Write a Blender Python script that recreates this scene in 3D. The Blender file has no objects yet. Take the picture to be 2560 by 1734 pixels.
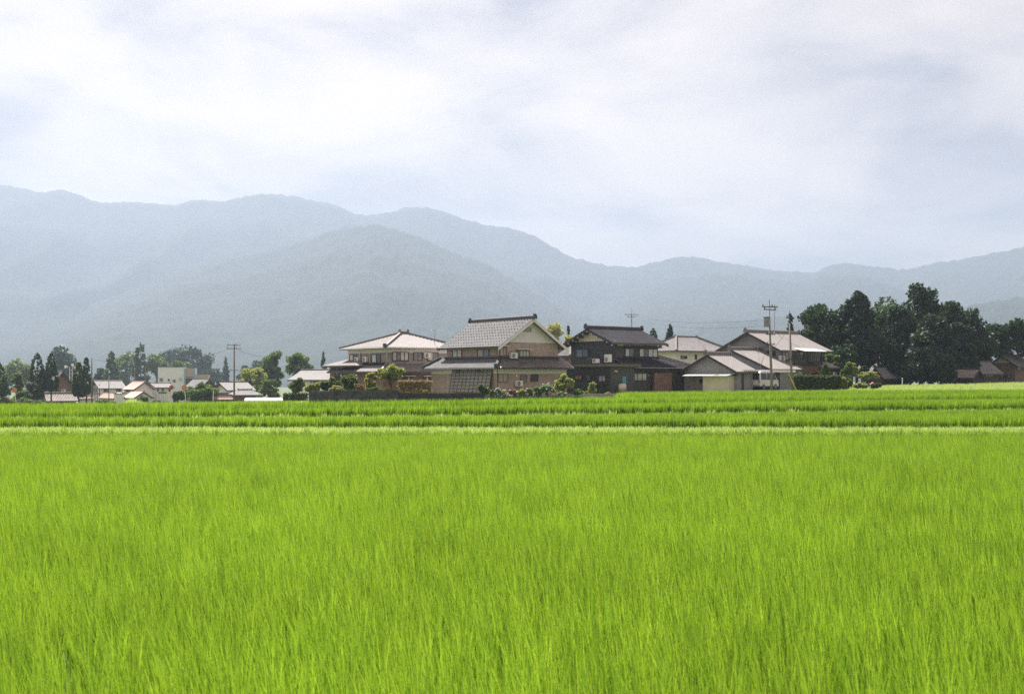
import bpy, math, random
import numpy as np
from mathutils import Vector, Matrix
R_ = math.radians
rnd = random.Random(7)
S = bpy.context.scene
COL = S.collection

# ------------------------------------------------------------------ camera
F, CX, HY = 2850.0, 1280.0, 946.0          # focal length, centre column and horizon row of the 2560 px wide frame
cam = bpy.data.cameras.new('camera'); camo = bpy.data.objects.new('camera', cam); COL.objects.link(camo)
camo.location = (0, 0, 0); camo.rotation_euler = (R_(90), 0, 0)
cam.sensor_width = 36.0; cam.lens = 36.0 * F / 2560.0
cam.shift_y = (HY - 867.0) / 2560.0
cam.clip_start = 0.1; cam.clip_end = 30000
cam.dof.use_dof = True; cam.dof.focus_distance = 95.0; cam.dof.aperture_fstop = 2.8
S.camera = camo
# ------------------------------------------------------------------ world, sun, exposure
SUN_AZ, SUN_EL = -27.0, 51.0               # degrees; azimuth from the view axis, left is negative
sd = Vector((math.sin(R_(SUN_AZ)) * math.cos(R_(SUN_EL)), math.cos(R_(SUN_AZ)) * math.cos(R_(SUN_EL)), math.sin(R_(SUN_EL))))
W = bpy.data.worlds.new('World'); S.world = W; W.use_nodes = True
nt = W.node_tree; nt.nodes.clear(); N = nt.nodes.new; LK = nt.links.new
def math_n(op, a, b=None, tree=None):
    t = tree or nt
    n = t.nodes.new('ShaderNodeMath'); n.operation = op
    for i, v in enumerate((a, b)):
        if v is None: continue
        if isinstance(v, (int, float)): n.inputs[i].default_value = v
        else: t.links.new(v, n.inputs[i])
    return n.outputs[0]
sky = N('ShaderNodeTexSky'); sky.sky_type = 'NISHITA'; sky.sun_disc = False
sky.sun_elevation = R_(SUN_EL); sky.sun_rotation = R_(SUN_AZ % 360); sky.dust_density = 3.0; sky.air_density = 1.0
tc = N('ShaderNodeTexCoord'); sep = N('ShaderNodeSeparateXYZ'); LK(tc.outputs['Generated'], sep.inputs[0])
zz = math_n('ADD', math_n('MAXIMUM', sep.outputs[2], 0.0), 0.22)
cmb = N('ShaderNodeCombineXYZ')
LK(math_n('DIVIDE', sep.outputs[0], zz), cmb.inputs[0]); LK(math_n('DIVIDE', sep.outputs[1], zz), cmb.inputs[1])
n1 = N('ShaderNodeTexNoise'); n1.inputs['Scale'].default_value = 1.9; n1.inputs['Detail'].default_value = 9; n1.inputs['Roughness'].default_value = 0.52
n1.inputs['Distortion'].default_value = 0.35
mp = N('ShaderNodeMapping'); mp.inputs['Location'].default_value = (-3.3, 4.4, 0.0); LK(cmb.outputs[0], mp.inputs[0]); LK(mp.outputs[0], n1.inputs['Vector'])
dot = N('ShaderNodeVectorMath'); dot.operation = 'DOT_PRODUCT'; dot.inputs[1].default_value = sd; LK(tc.outputs['Generated'], dot.inputs[0])
glow = math_n('POWER', math_n('MAXIMUM', math_n('ADD', math_n('MULTIPLY', dot.outputs['Value'], 0.5), 0.5), 0.0), 5.0)
ramp = N('ShaderNodeValToRGB'); cr = ramp.color_ramp
cr.elements[0].position = 0.36; cr.elements[0].color = (0.28, 0.215, 0.205, 1)
cr.elements[1].position = 0.64; cr.elements[1].color = (1.30, 1.02, 0.82, 1)
e = cr.elements.new(0.48); e.color = (0.85, 0.67, 0.56, 1)
LK(n1.outputs['Fac'], ramp.inputs[0])
br = math_n('ADD', math_n('MULTIPLY', glow, 0.9), 2.7)
cmul = N('ShaderNodeVectorMath'); cmul.operation = 'SCALE'; LK(ramp.outputs[0], cmul.inputs[0]); LK(br, cmul.inputs['Scale'])
mixw = N('ShaderNodeMix'); mixw.data_type = 'RGBA'; mixw.inputs['Factor'].default_value = 0.86
LK(sky.outputs[0], mixw.inputs[6]); LK(cmul.outputs[0], mixw.inputs[7])
bg = N('ShaderNodeBackground'); bg.inputs['Strength'].default_value = 0.125; LK(mixw.outputs[2], bg.inputs[0])
wo = N('ShaderNodeOutputWorld'); LK(bg.outputs[0], wo.inputs[0])
sl = bpy.data.lights.new('sun', 'SUN'); sl.energy = 5.0; sl.angle = R_(0.6); sl.color = (1.0, 0.955, 0.88)
so = bpy.data.objects.new('sun', sl); COL.objects.link(so); so.rotation_euler = sd.to_track_quat('Z', 'Y').to_euler()
S.view_settings.view_transform = 'Standard'; S.view_settings.look = 'None'; S.view_settings.gamma = 1.0
S.view_settings.exposure = 1.12; S.view_settings.use_curve_mapping = False
S.render.engine = 'CYCLES'
cy = S.cycles; cy.max_bounces = 6; cy.diffuse_bounces = 3; cy.glossy_bounces = 2; cy.transmission_bounces = 4; cy.volume_bounces = 1
cy.transparent_max_bounces = 8; cy.use_denoising = False; cy.caustics_reflective = False; cy.caustics_refractive = False
cy.sample_clamp_indirect = 6.0

# ------------------------------------------------------------------ helpers
def material(name, col, rough=0.8, var=0.15, scale=3.0, col2=None, bump=0.0, bscale=None, spec=0.4, transl=None, metallic=0.0, rand=None):
    """node material: base colour broken up by noise in object space"""
    m = bpy.data.materials.new(name); m.use_nodes = True; t = m.node_tree; b = t.nodes['Principled BSDF']
    b.inputs['Roughness'].default_value = rough; b.inputs['Specular IOR Level'].default_value = spec; b.inputs['Metallic'].default_value = metallic
    c2 = col2 if col2 else tuple(max(0, c * (1 - var)) for c in col)
    c1 = col if col2 else tuple(min(1, c * (1 + var)) for c in col)
    co = t.nodes.new('ShaderNodeTexCoord'); nz = t.nodes.new('ShaderNodeTexNoise'); nz.inputs['Scale'].default_value = scale
    nz.inputs['Detail'].default_value = 5; t.links.new(co.outputs['Object'], nz.inputs['Vector'])
    mr = t.nodes.new('ShaderNodeMapRange'); mr.inputs[1].default_value = 0.3; mr.inputs[2].default_value = 0.7; t.links.new(nz.outputs['Fac'], mr.inputs[0])
    mx = t.nodes.new('ShaderNodeMix'); mx.data_type = 'RGBA'; mx.inputs[6].default_value = (*c2, 1); mx.inputs[7].default_value = (*c1, 1)
    t.links.new(mr.outputs[0], mx.inputs['Factor']); out = mx.outputs[2]
    if rand:   # a shade of its own for each leaf or piece
        src = t.nodes.new('ShaderNodeObjectInfo').outputs['Random'] if rand[0] == 'object' else t.nodes.new('ShaderNodeNewGeometry').outputs['Random Per Island']
        m2 = t.nodes.new('ShaderNodeMix'); m2.data_type = 'RGBA'; m2.inputs[7].default_value = (*rand[1], 1)
        t.links.new(math_n('MULTIPLY', src, rand[2], t), m2.inputs['Factor']); t.links.new(out, m2.inputs[6]); out = m2.outputs[2]
    t.links.new(out, b.inputs['Base Color'])
    if bump:
        bn = t.nodes.new('ShaderNodeTexNoise'); bn.inputs['Scale'].default_value = bscale or scale * 4; bn.inputs['Detail'].default_value = 4
        t.links.new(co.outputs['Object'], bn.inputs['Vector'])
        bp = t.nodes.new('ShaderNodeBump'); bp.inputs['Strength'].default_value = bump; bp.inputs['Distance'].default_value = 0.05
        t.links.new(bn.outputs['Fac'], bp.inputs['Height']); t.links.new(bp.outputs[0], b.inputs['Normal'])
    if transl:
        tr = t.nodes.new('ShaderNodeBsdfTranslucent'); ms = t.nodes.new('ShaderNodeMixShader'); ms.inputs[0].default_value = transl[1]
        hs = t.nodes.new('ShaderNodeMix'); hs.data_type = 'RGBA'; hs.blend_type = 'MULTIPLY'; hs.inputs['Factor'].default_value = 1.0
        hs.inputs[7].default_value = (*transl[0], 1); t.links.new(out, hs.inputs[6]); t.links.new(hs.outputs[2], tr.inputs[0])
        mo = t.nodes['Material Output']; t.links.new(b.outputs[0], ms.inputs[1]); t.links.new(tr.outputs[0], ms.inputs[2]); t.links.new(ms.outputs[0], mo.inputs['Surface'])
    return m

def roof_mat(name, col, col2, rough, spec=0.5, rows=0.27, cols=0.30):
    """glazed pan tiles: one shade per tile, a dark joint at every course (pattern in metres on the slope's own UV)"""
    m = bpy.data.materials.new(name); m.use_nodes = True; t = m.node_tree; b = t.nodes['Principled BSDF']
    b.inputs['Roughness'].default_value = rough; b.inputs['Specular IOR Level'].default_value = spec
    uv = t.nodes.new('ShaderNodeUVMap'); sp = t.nodes.new('ShaderNodeSeparateXYZ'); t.links.new(uv.outputs[0], sp.inputs[0])
    fu = math_n('FLOOR', math_n('DIVIDE', sp.outputs[0], cols, t), None, t); dv = math_n('DIVIDE', sp.outputs[1], rows, t); fv = math_n('FLOOR', dv, None, t)
    cb = t.nodes.new('ShaderNodeCombineXYZ'); t.links.new(fu, cb.inputs[0]); t.links.new(fv, cb.inputs[1])
    wn = t.nodes.new('ShaderNodeTexWhiteNoise'); wn.noise_dimensions = '2D'; t.links.new(cb.outputs[0], wn.inputs['Vector'])
    mx = t.nodes.new('ShaderNodeMix'); mx.data_type = 'RGBA'; mx.inputs[6].default_value = (*col, 1); mx.inputs[7].default_value = (*col2, 1)
    co = t.nodes.new('ShaderNodeTexCoord'); nz = t.nodes.new('ShaderNodeTexNoise'); nz.inputs['Scale'].default_value = 0.6; nz.inputs['Detail'].default_value = 4
    t.links.new(co.outputs['Object'], nz.inputs['Vector'])
    f = math_n('ADD', math_n('MULTIPLY', wn.outputs['Value'], 0.6, t), math_n('SUBTRACT', nz.outputs['Fac'], 0.3, t), t)
    t.links.new(f, mx.inputs['Factor']); t.links.new(mx.outputs[2], b.inputs['Base Color'])
    fr = math_n('FRACT', dv, None, t)
    bp = t.nodes.new('ShaderNodeBump'); bp.inputs['Strength'].default_value = 0.9; bp.inputs['Distance'].default_value = 0.05
    t.links.new(math_n('SUBTRACT', 1.0, fr, t), bp.inputs['Height']); t.links.new(bp.outputs[0], b.inputs['Normal'])
    return m

class MB:
    """collects shapes into one mesh"""
    def __init__(s): s.v = []; s.f = []; s.m = []; s.uv = None
    def add(s, vs, fs, mi=0):
        o = len(s.v); s.v.extend(tuple(p) for p in vs)
        for f in fs: s.f.append(tuple(o + i for i in f)); s.m.append(mi)
        return s
    def box(s, x0, y0, z0, x1, y1, z1, mi=0):
        vs = [(x, y, z) for z in (z0, z1) for y in (y0, y1) for x in (x0, x1)]
        return s.add(vs, [(0, 2, 3, 1), (4, 5, 7, 6), (0, 1, 5, 4), (2, 6, 7, 3), (0, 4, 6, 2), (1, 3, 7, 5)], mi)
    def prism(s, pts, vec, mi=0):
        n = len(pts); v = Vector(vec); P = [Vector(p) for p in pts]
        fs = [tuple(range(n))[::-1], tuple(range(n, 2 * n))] + [(i, (i + 1) % n, n + (i + 1) % n, n + i) for i in range(n)]
        return s.add(P + [p + v for p in P], fs, mi)
    def beam(s, p0, p1, w, h, mi=0, drop=0.0):
        a, b = Vector(p0), Vector(p1); d = (b - a).normalized(); up = Vector((0, 0, 1))
        if abs(d.z) > 0.98: up = Vector((0, 1, 0))
        sx = d.cross(up).normalized() * (w / 2); u2 = sx.cross(d).normalized() * h
        a = a - u2.normalized() * drop; b = b - u2.normalized() * drop
        return s.prism([a - sx, a + sx, a + sx + u2, a - sx + u2], b - a, mi)
    def tube(s, p0, p1, r0, r1=None, n=7, mi=0, caps=True):
        r1 = r0 if r1 is None else r1; a, b = Vector(p0), Vector(p1); d = (b - a).normalized()
        q = d.orthogonal().normalized(); w = d.cross(q); vs = []
        for c, r in ((a, r0), (b, r1)):
            for i in range(n): an = 2 * math.pi * i / n; vs.append(c + (q * math.cos(an) + w * math.sin(an)) * r)
        fs = [(i, (i + 1) % n, n + (i + 1) % n, n + i) for i in range(n)]
        if caps: fs += [tuple(range(n))[::-1], tuple(range(n, 2 * n))]
        return s.add(vs, fs, mi)
    def path(s, pts, r0, r1=None, n=6, mi=0):
        r1 = r0 if r1 is None else r1; k = len(pts) - 1
        for i in range(k): s.tube(pts[i], pts[i + 1], r0 + (r1 - r0) * i / k, r0 + (r1 - r0) * (i + 1) / k, n, mi)
        return s
    def ball(s, c, rx, ry, rz, n=8, k=5, mi=0):
        vs = []; fs = []
        for j in range(k + 1):
            ph = math.pi * j / k
            for i in range(n):
                an = 2 * math.pi * i / n
                vs.append((c[0] + rx * math.sin(ph) * math.cos(an), c[1] + ry * math.sin(ph) * math.sin(an), c[2] + rz * math.cos(ph)))
        for j in range(k):
            for i in range(n): fs.append((j * n + i, (j + 1) * n + i, (j + 1) * n + (i + 1) % n, j * n + (i + 1) % n))
        return s.add(vs, fs, mi)
    def build(s, name, mats, parent=None, smooth=False, loc=None):
        me = bpy.data.meshes.new(name); me.from_pydata(s.v, [], s.f)
        for m in (mats if isinstance(mats, (list, tuple)) else [mats]): me.materials.append(m)
        me.polygons.foreach_set('material_index', s.m)
        if smooth: me.polygons.foreach_set('use_smooth', [True] * len(s.f))
        if s.uv is not None:
            ul = me.uv_layers.new(name='UVMap'); li = np.empty(len(me.loops), dtype=np.int32); me.loops.foreach_get('vertex_index', li)
            ul.data.foreach_set('uv', np.asarray(s.uv, dtype=np.float32)[li].ravel())
        me.update()
        o = bpy.data.objects.new(name, me); COL.objects.link(o)
        if parent is not None: o.parent = parent
        if loc is not None: o.location = loc
        return o
def tag(o, label, cat=None, group=None, kind=None):
    if label: o['label'] = label
    if cat: o['category'] = cat
    if group: o['group'] = group
    if kind: o['kind'] = kind
    return o
def empty(name, loc, rz=0.0):
    o = bpy.data.objects.new(name, None); o.empty_display_size = 0.3; COL.objects.link(o); o.location = loc; o.rotation_euler = (0, 0, rz); return o
def raw_mesh(name, v, f, mats, parent=None, smooth=False):
    me = bpy.data.meshes.new(name); v = np.asarray(v, dtype=np.float32); f = np.asarray(f, dtype=np.int32); k = f.shape[1]
    me.vertices.add(len(v)); me.vertices.foreach_set('co', v.ravel())
    me.loops.add(f.size); me.loops.foreach_set('vertex_index', f.ravel())
    me.polygons.add(len(f)); me.polygons.foreach_set('loop_start', np.arange(0, f.size, k, dtype=np.int32)); me.polygons.foreach_set('loop_total', np.full(len(f), k, dtype=np.int32))
    if smooth: me.polygons.foreach_set('use_smooth', np.ones(len(f), dtype=bool))
    for m in (mats if isinstance(mats, (list, tuple)) else [mats]): me.materials.append(m)
    me.update(calc_edges=True); o = bpy.data.objects.new(name, me); COL.objects.link(o)
    if parent is not None: o.parent = parent
    return o

# ------------------------------------------------------------------ lie of the land (heights relative to the eye)
UK = [-0.6, -0.449, -0.16, 0.0, 0.1, 0.2, 0.3, 0.449, 0.6]
def quad3(u, l, m, r):
    u = np.clip(u, -0.52, 0.52) / 0.449
    return m + (r - l) / 2 * u + ((r + l) / 2 - m) * u * u
def lin(u, vals): return np.interp(u, UK, vals)
def rows(u):
    """break lines of the terraces along the bearing u: (distance, ground height)"""
    o = np.ones_like(u); dA = quad3(u, 52.4, 54.5, 64.6); dB = quad3(u, 54.7, 57.2, 73.5); dC = quad3(u, 57.6, 60.2, 81.0); dD = np.maximum(lin(u, [60.5, 61.5, 63, 65, 70, 75, 80, 86.5, 90]), dC + 2.2)
    zB = quad3(u, -1.95, -1.78, -1.80); zC = quad3(u, -1.86, -1.56, -1.50); zD = lin(u, [-1.88, -1.86, -1.75, -1.72, -1.36, -1.34, -1.34, -1.36, -1.36])
    z90 = lin(u, [-2.1, -2.1, -1.95, -1.85, -1.7, -1.6, -1.55, -1.5, -1.5])
    z107 = -107 / F * lin(u, [88, 86, 68, 58, 52, 47, 46, 46, 46]); z112 = -112 / F * lin(u, [80, 78, 62, 50, 42, 36, 33, 32, 32])
    z150 = -150 / F * lin(u, [78, 76, 58, 46, 38, 30, 22, 12, 10])
    return [(-60 * o, -2.95 * o), (49.0 * o, -2.95 * o), (49.4 * o, -2.44 * o), (50.6 * o, -2.38 * o), (50.9 * o, -2.24 * o), (dA, -2.22 * o), (dA + .3, -2.1 * o), (dA + .7, zB - .05),
            (dA + .9, zB), (dB, zB), (dB + .3, zB + .05), (dB + .7, zC - .05), (dB + .9, zC), (dC, zC),
            (dC + .3, zC + .05), (dC + .7, zD - .05), (dC + .9, zD), (dD, zD), (np.maximum(dD + 4, 80), z90), (107 * o, z107), (112 * o, z112), (150 * o, z150)]
def zfun(x, d):
    x = np.atleast_1d(np.asarray(x, float)); d = np.atleast_1d(np.asarray(d, float))
    u = np.where(d > 20, np.clip(x / np.maximum(d, 1), -0.6, 0.6), 0.0); rw = rows(u); z = np.full(x.shape, -2.95)
    for (d0, z0), (d1, z1) in zip(rw, rw[1:]):
        k = (d >= d0) & (d < d1); t = (d - d0) / np.maximum(d1 - d0, 1e-6); z = np.where(k, z0 + (z1 - z0) * t, z)
    yo = lin(u, [78, 76, 58, 46, 38, 30, 22, 12, 10]); far = -np.minimum(d, 620) / F * yo
    return np.where(d >= 150, far, z)
def gz(x, d): return float(zfun(x, d)[0])
def PX(px, d): return (px - CX) / F * d
def PZ(py, d): return (HY - py) / F * d
def ground_at(px, d): x = PX(px, d); return Vector((x, d, gz(x, d)))

# ------------------------------------------------------------------ the ground sheet
M_ground = material('earth_and_weeds', (0.09, 0.13, 0.035), 0.95, col2=(0.14, 0.15, 0.06), scale=0.35, bump=0.6, bscale=6)
def make_ground():
    us = np.linspace(-1, 1, 141)
    dl = list(np.linspace(-60, 40, 8)); us_arr = []
    V = []; nrow = 0
    base = [-60., -20., 5., 25., 40.]
    for d in base: V.append((us * 1.15 * (abs(d) + 40), np.full_like(us, d)))
    # rows that follow the terrace break lines
    uu = us * 0.8
    for (d, z) in rows(uu)[1:]: V.append((uu * d, d))
    for d in (175, 210, 260, 330, 420, 520, 620, 900, 1400, 2200, 3400, 5200, 8000.): V.append((us * d * (0.8 + 0.3 * min(1, d / 3000)), np.full_like(us, d)))
    pts = []; n = len(us)
    for x, d in V:
        z = zfun(x, d + 1e-4); pts.append(np.stack([x, d, z], 1))
    pts = np.concatenate(pts); k = len(V)
    i, j = np.meshgrid(np.arange(k - 1), np.arange(n - 1), indexing='ij'); a = (i * n + j).ravel()
    f = np.stack([a, a + 1, a + n + 1, a + n], 1)
    g = raw_mesh('ground', pts, f, M_ground); tag(g, 'terraced earth under the rice paddies and village', kind='structure'); return g
make_ground()

# ------------------------------------------------------------------ mountains
M_forest = material('forested_slope', (0.032, 0.046, 0.034), 0.95, col2=(0.014, 0.024, 0.022), scale=0.02, bump=1.0, bscale=0.08, spec=0.1)
def vnoise(x, y, seed):
    r = np.random.RandomState(seed); g = r.rand(64, 64)
    xi = np.floor(x).astype(int); yi = np.floor(y).astype(int); fx = x - xi; fy = y - yi; fx = fx * fx * (3 - 2 * fx); fy = fy * fy * (3 - 2 * fy)
    G = lambda a, b: g[a % 64, b % 64]
    return (G(xi, yi) * (1 - fx) + G(xi + 1, yi) * fx) * (1 - fy) + (G(xi, yi + 1) * (1 - fx) + G(xi + 1, yi + 1) * fx) * fy
def hills(name, label, pts, D, d0, seed, rough=.85, n=700):
    """a ridge whose crest stands at distance D and whose slopes come down towards the plain at d0"""
    px = np.linspace(pts[0][0], pts[-1][0], n); py = np.interp(px, [p[0] for p in pts], [p[1] for p in pts])
    ker = np.array([1, 2, 3, 2, 1.]) / 9; py = np.convolve(np.pad(py, 2, 'edge'), ker, 'valid')
    ts = np.concatenate([np.linspace(0, 1, 60), [1.06, 1.2, 1.35]]); V = []
    u = (px - CX) / F; zr = (HY - py) / F * D
    for t in ts:
        d = d0 + (D - d0) * t; x = u * d
        if t <= 1:
            prof = t ** 1.05; spur = (np.abs(vnoise(x / (D * .075), np.full_like(x, d / (D * .16)), seed) - .5) * 2) * .30 + vnoise(x / (D * .03), np.full_like(x, d / (D * .045)), seed + 1) * .10
            z = -16 + (zr + 16) * prof * (1 - spur * (1 - t) * (t ** .3) * 2.2)
            z = z + (vnoise(x / 22, np.full_like(x, d / 22), seed + 2) - .5) * 11 * rough * min(1, t * 5) + (vnoise(x / 9, np.full_like(x, d / 9), seed + 3) - .5) * 7 * rough * min(1, t * 5)
        else: z = -16 + (zr + 16) * (1 - (t - 1) * 2.2)
        V.append(np.stack([x, np.full_like(x, d), z], 1))
    k = len(ts); i, j = np.meshgrid(np.arange(k - 1), np.arange(n - 1), indexing='ij'); a = (i * n + j).ravel()
    o = raw_mesh(name, np.concatenate(V), np.stack([a, a + 1, a + n + 1, a + n], 1), M_forest, smooth=True)
    return tag(o, label, kind='structure')
hills('mountains', 'far forested mountain crest under the clouds', [(-400, 440), (-150, 452), (0, 463), (60, 470), (92, 481), (150, 475), (185, 482), (240, 505), (260, 508), (320, 503), (390, 510), (430, 514), (490, 500), (560, 502), (640, 485), (690, 484), (760, 497), (850, 515), (885, 535), (930, 537), (970, 533), (1020, 517), (1060, 520), (1110, 527), (1160, 548), (1215, 563), (1262, 567), (1340, 590), (1380, 615), (1420, 640), (1480, 655), (1530, 666), (1590, 668), (1640, 655), (1700, 640), (1740, 643), (1800, 655), (1870, 665), (1960, 678), (2035, 682), (2075, 664), (2120, 657), (2180, 665), (2260, 674), (2340, 657), (2400, 650), (2460, 637), (2520, 625), (2560, 618), (2700, 600), (3000, 580)], 5000, 2700, 11)
hills('mountains', 'wooded mountain with a rounded summit in the middle', [(-400, 900), (-100, 860), (150, 790), (300, 735), (450, 680), (600, 645), (700, 622), (780, 595), (850, 572), (930, 560), (985, 570), (1060, 598), (1130, 630), (1210, 655), (1290, 702), (1340, 735), (1420, 775), (1520, 815), (1700, 880), (1900, 930)], 3600, 1700, 23)
hills('mountains', 'lower wooded hills behind the dark grove', [(1150, 930), (1300, 860), (1420, 800), (1500, 762), (1600, 728), (1690, 697), (1780, 684), (1850, 690), (1930, 700), (1985, 705), (2060, 692), (2130, 688), (2190, 700), (2280, 735), (2400, 765), (2560, 780), (2900, 790)], 4200, 2000, 37)
hills('mountains', 'low wooded foothill on the right side of the plain', [(1280, 925), (1500, 880), (1700, 830), (1850, 800), (2000, 790), (2200, 795), (2400, 770), (2560, 740), (2900, 700)], 2700, 1500, 41)

# ------------------------------------------------------------------ rice, weeds
def blades_mesh(name, n, h0, h1, w, root, lean, curl, seg, seed, mat, droop=0.0):
    r = random.Random(seed); mb = MB()
    for _ in range(n):
        an = r.uniform(0, 2 * math.pi); rr = root * math.sqrt(r.random()); p = Vector((rr * math.cos(an), rr * math.sin(an), 0))
        L = r.uniform(h0, h1); out = Vector((math.cos(an), math.sin(an), 0)) * r.uniform(0.02, curl) + Vector((-lean * r.uniform(.4, 1.5), r.uniform(-.1, .1) * lean, 0))
        d = Vector((out.x * .35, out.y * .35, 1)).normalized(); fa = r.uniform(0, math.pi); sv = Vector((math.cos(fa), math.sin(fa), 0)); vs = []
        wv = w * r.uniform(.7, 1.25)
        for k in range(seg + 1):
            t = k / seg; ww = wv * (1 - t ** 2.2) * (.55 + .45 * min(1, t * 4)) + .0006
            vs += [p - sv * ww / 2, p + sv * ww / 2]; p = p + d * (L / seg)
            d = (d + out * (.55 * t + .12) + Vector((0, 0, -droop * t * t))).normalized()
        mb.add(vs, [(2 * k, 2 * k + 1, 2 * k + 3, 2 * k + 2) for k in range(seg)])
    return mb
def src_collection(name, meshes, mat):
    c = bpy.data.collections.new(name)
    for i, mb in enumerate(meshes):
        me = bpy.data.meshes.new(name); me.from_pydata(mb.v, [], mb.f); me.materials.append(mat); me.polygons.foreach_set('use_smooth', [True] * len(mb.f)); me.update()
        c.objects.link(bpy.data.objects.new(name, me))
    return c
def scatter_group(name, coll, rz, s0, s1):
    g = bpy.data.node_groups.new(name, 'GeometryNodeTree')
    g.interface.new_socket('Geometry', in_out='INPUT', socket_type='NodeSocketGeometry'); g.interface.new_socket('Geometry', in_out='OUTPUT', socket_type='NodeSocketGeometry')
    gi = g.nodes.new('NodeGroupInput'); go = g.nodes.new('NodeGroupOutput'); ip = g.nodes.new('GeometryNodeInstanceOnPoints'); ci = g.nodes.new('GeometryNodeCollectionInfo')
    ci.inputs[0].default_value = coll; ci.inputs['Separate Children'].default_value = True; ci.inputs['Reset Children'].default_value = True
    ip.inputs['Pick Instance'].default_value = True
    rv = g.nodes.new('FunctionNodeRandomValue'); rv.data_type = 'FLOAT_VECTOR'; rv.inputs[0].default_value = (-.06, -.06, -rz); rv.inputs[1].default_value = (.06, .06, rz)
    rs = g.nodes.new('FunctionNodeRandomValue'); rs.data_type = 'FLOAT'; rs.inputs[2].default_value = s0; rs.inputs[3].default_value = s1; rs.inputs['Seed'].default_value = 3
    L = g.links.new; L(gi.outputs[0], ip.inputs['Points']); L(ci.outputs[0], ip.inputs['Instance']); L(rv.outputs[0], ip.inputs['Rotation']); L(rs.outputs[1], ip.inputs['Scale']); L(ip.outputs[0], go.inputs[0])
    return g
def field(name, label, pts, group, cat=None):
    me = bpy.data.meshes.new(name); me.vertices.add(len(pts)); me.vertices.foreach_set('co', np.asarray(pts, np.float32).ravel()); me.update()
    o = bpy.data.objects.new(name, me); COL.objects.link(o); m = o.modifiers.new('scatter', 'NODES'); m.node_group = group
    return tag(o, label, cat, kind='stuff')
def rice_mat():
    m = bpy.data.materials.new('rice_leaf'); m.use_nodes = True; t = m.node_tree; b = t.nodes['Principled BSDF']
    b.inputs['Roughness'].default_value = 0.38; b.inputs['Specular IOR Level'].default_value = 0.45
    oi = t.nodes.new('ShaderNodeObjectInfo'); isl = t.nodes.new('ShaderNodeNewGeometry')
    mx = t.nodes.new('ShaderNodeMix'); mx.data_type = 'RGBA'; mx.inputs[6].default_value = (0.033, 0.125, 0.015, 1); mx.inputs[7].default_value = (0.335, 0.485, 0.065, 1)
    f = math_n('ADD', math_n('MULTIPLY', oi.outputs['Random'], .35, t), math_n('MULTIPLY', isl.outputs['Random Per Island'], .65, t), t); t.links.new(f, mx.inputs['Factor'])
    co = t.nodes.new('ShaderNodeNewGeometry'); nz = t.nodes.new('ShaderNodeTexNoise'); nz.inputs['Scale'].default_value = .35; nz.inputs['Detail'].default_value = 3; t.links.new(co.outputs['Position'], nz.inputs['Vector'])
    hs = t.nodes.new('ShaderNodeHueSaturation'); t.links.new(mx.outputs[2], hs.inputs['Color']); t.links.new(math_n('ADD', math_n('MULTIPLY', nz.outputs['Fac'], .5, t), .75, t), hs.inputs['Value'])
    t.links.new(hs.outputs[0], b.inputs['Base Color'])
    tr = t.nodes.new('ShaderNodeBsdfTranslucent'); mu = t.nodes.new('ShaderNodeMix'); mu.data_type = 'RGBA'; mu.blend_type = 'MULTIPLY'; mu.inputs['Factor'].default_value = 1; mu.inputs[7].default_value = (1.48, 1.45, .65, 1)
    t.links.new(hs.outputs[0], mu.inputs[6]); t.links.new(mu.outputs[2], tr.inputs[0])
    ms = t.nodes.new('ShaderNodeMixShader'); ms.inputs[0].default_value = .5; t.links.new(b.outputs[0], ms.inputs[1]); t.links.new(tr.outputs[0], ms.inputs[2]); t.links.new(ms.outputs[0], t.nodes['Material Output'].inputs['Surface'])
    return m
M_rice = rice_mat()
M_weed = material('weed_leaf', (0.46, 0.59, 0.22), 0.6, col2=(0.35, 0.48, 0.16), scale=.5, transl=((1.3, 1.25, .8), .45), rand=('island', (.5, .62, .3), .5))
tuft_near = src_collection('rice_tuft', [blades_mesh('t', 30, .42, .80, .0105, .075, .12, .30, 5, 100 + i, M_rice, .12) for i in range(7)], M_rice)
tuft_far = src_collection('rice_tuft_far', [blades_mesh('t', 36, .30, .60, .016, .11, .05, .18, 3, 200 + i, M_rice, .10) for i in range(6)], M_rice)
tuft_weed = src_collection('weed_tuft', [blades_mesh('t', 26, .09, .25, .022, .16, .05, .55, 3, 300 + i, M_weed, .3) for i in range(6)], M_weed)
GN_near = scatter_group('scatter_near', tuft_near, .7, .86, 1.12); GN_far = scatter_group('scatter_far', tuft_far, 3.1, .86, 1.14); GN_weed = scatter_group('scatter_weed', tuft_weed, 3.1, .6, 1.5)
rs = np.random.RandomState(5)
def grid_points(d0, d1, sx, sy, jit, inside, umax=.52, dz=-.02, drop=.0):
    out = []
    d = d0
    while d < d1:
        hw = umax * d + 1.5; x = np.arange(-hw, hw, sx) + rs.uniform(-.5, .5) * sx * .4; x = x + rs.uniform(-jit, jit, len(x)) * sx; y = d + rs.uniform(-jit, jit, len(x)) * sy
        k = inside(x, y) & (rs.rand(len(x)) > drop * (.35 + 1.6 * vnoise(x / 1.1 + 40, y / 1.6 + 40, 77))); out.append(np.stack([x[k], y[k]], 1)); d += sy
    p = np.concatenate(out); return np.column_stack([p, zfun(p[:, 0], p[:, 1]) + dz])
def rowd(i): return lambda x, y: rows(np.clip(x / y, -.6, .6))[i][0]
def between(a, b): return lambda x, y: (y > rowd(a)(x, y) + .12) & (y < rowd(b)(x, y) - .12)
field('rice_field', 'bright green rice paddy filling the foreground', np.concatenate([grid_points(5.2, 20, .21, .19, .40, lambda x, y: y > 0, drop=.05), grid_points(20, 49.35, .23, .23, .42, lambda x, y: y > 0, drop=.1)]), GN_near)
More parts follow.
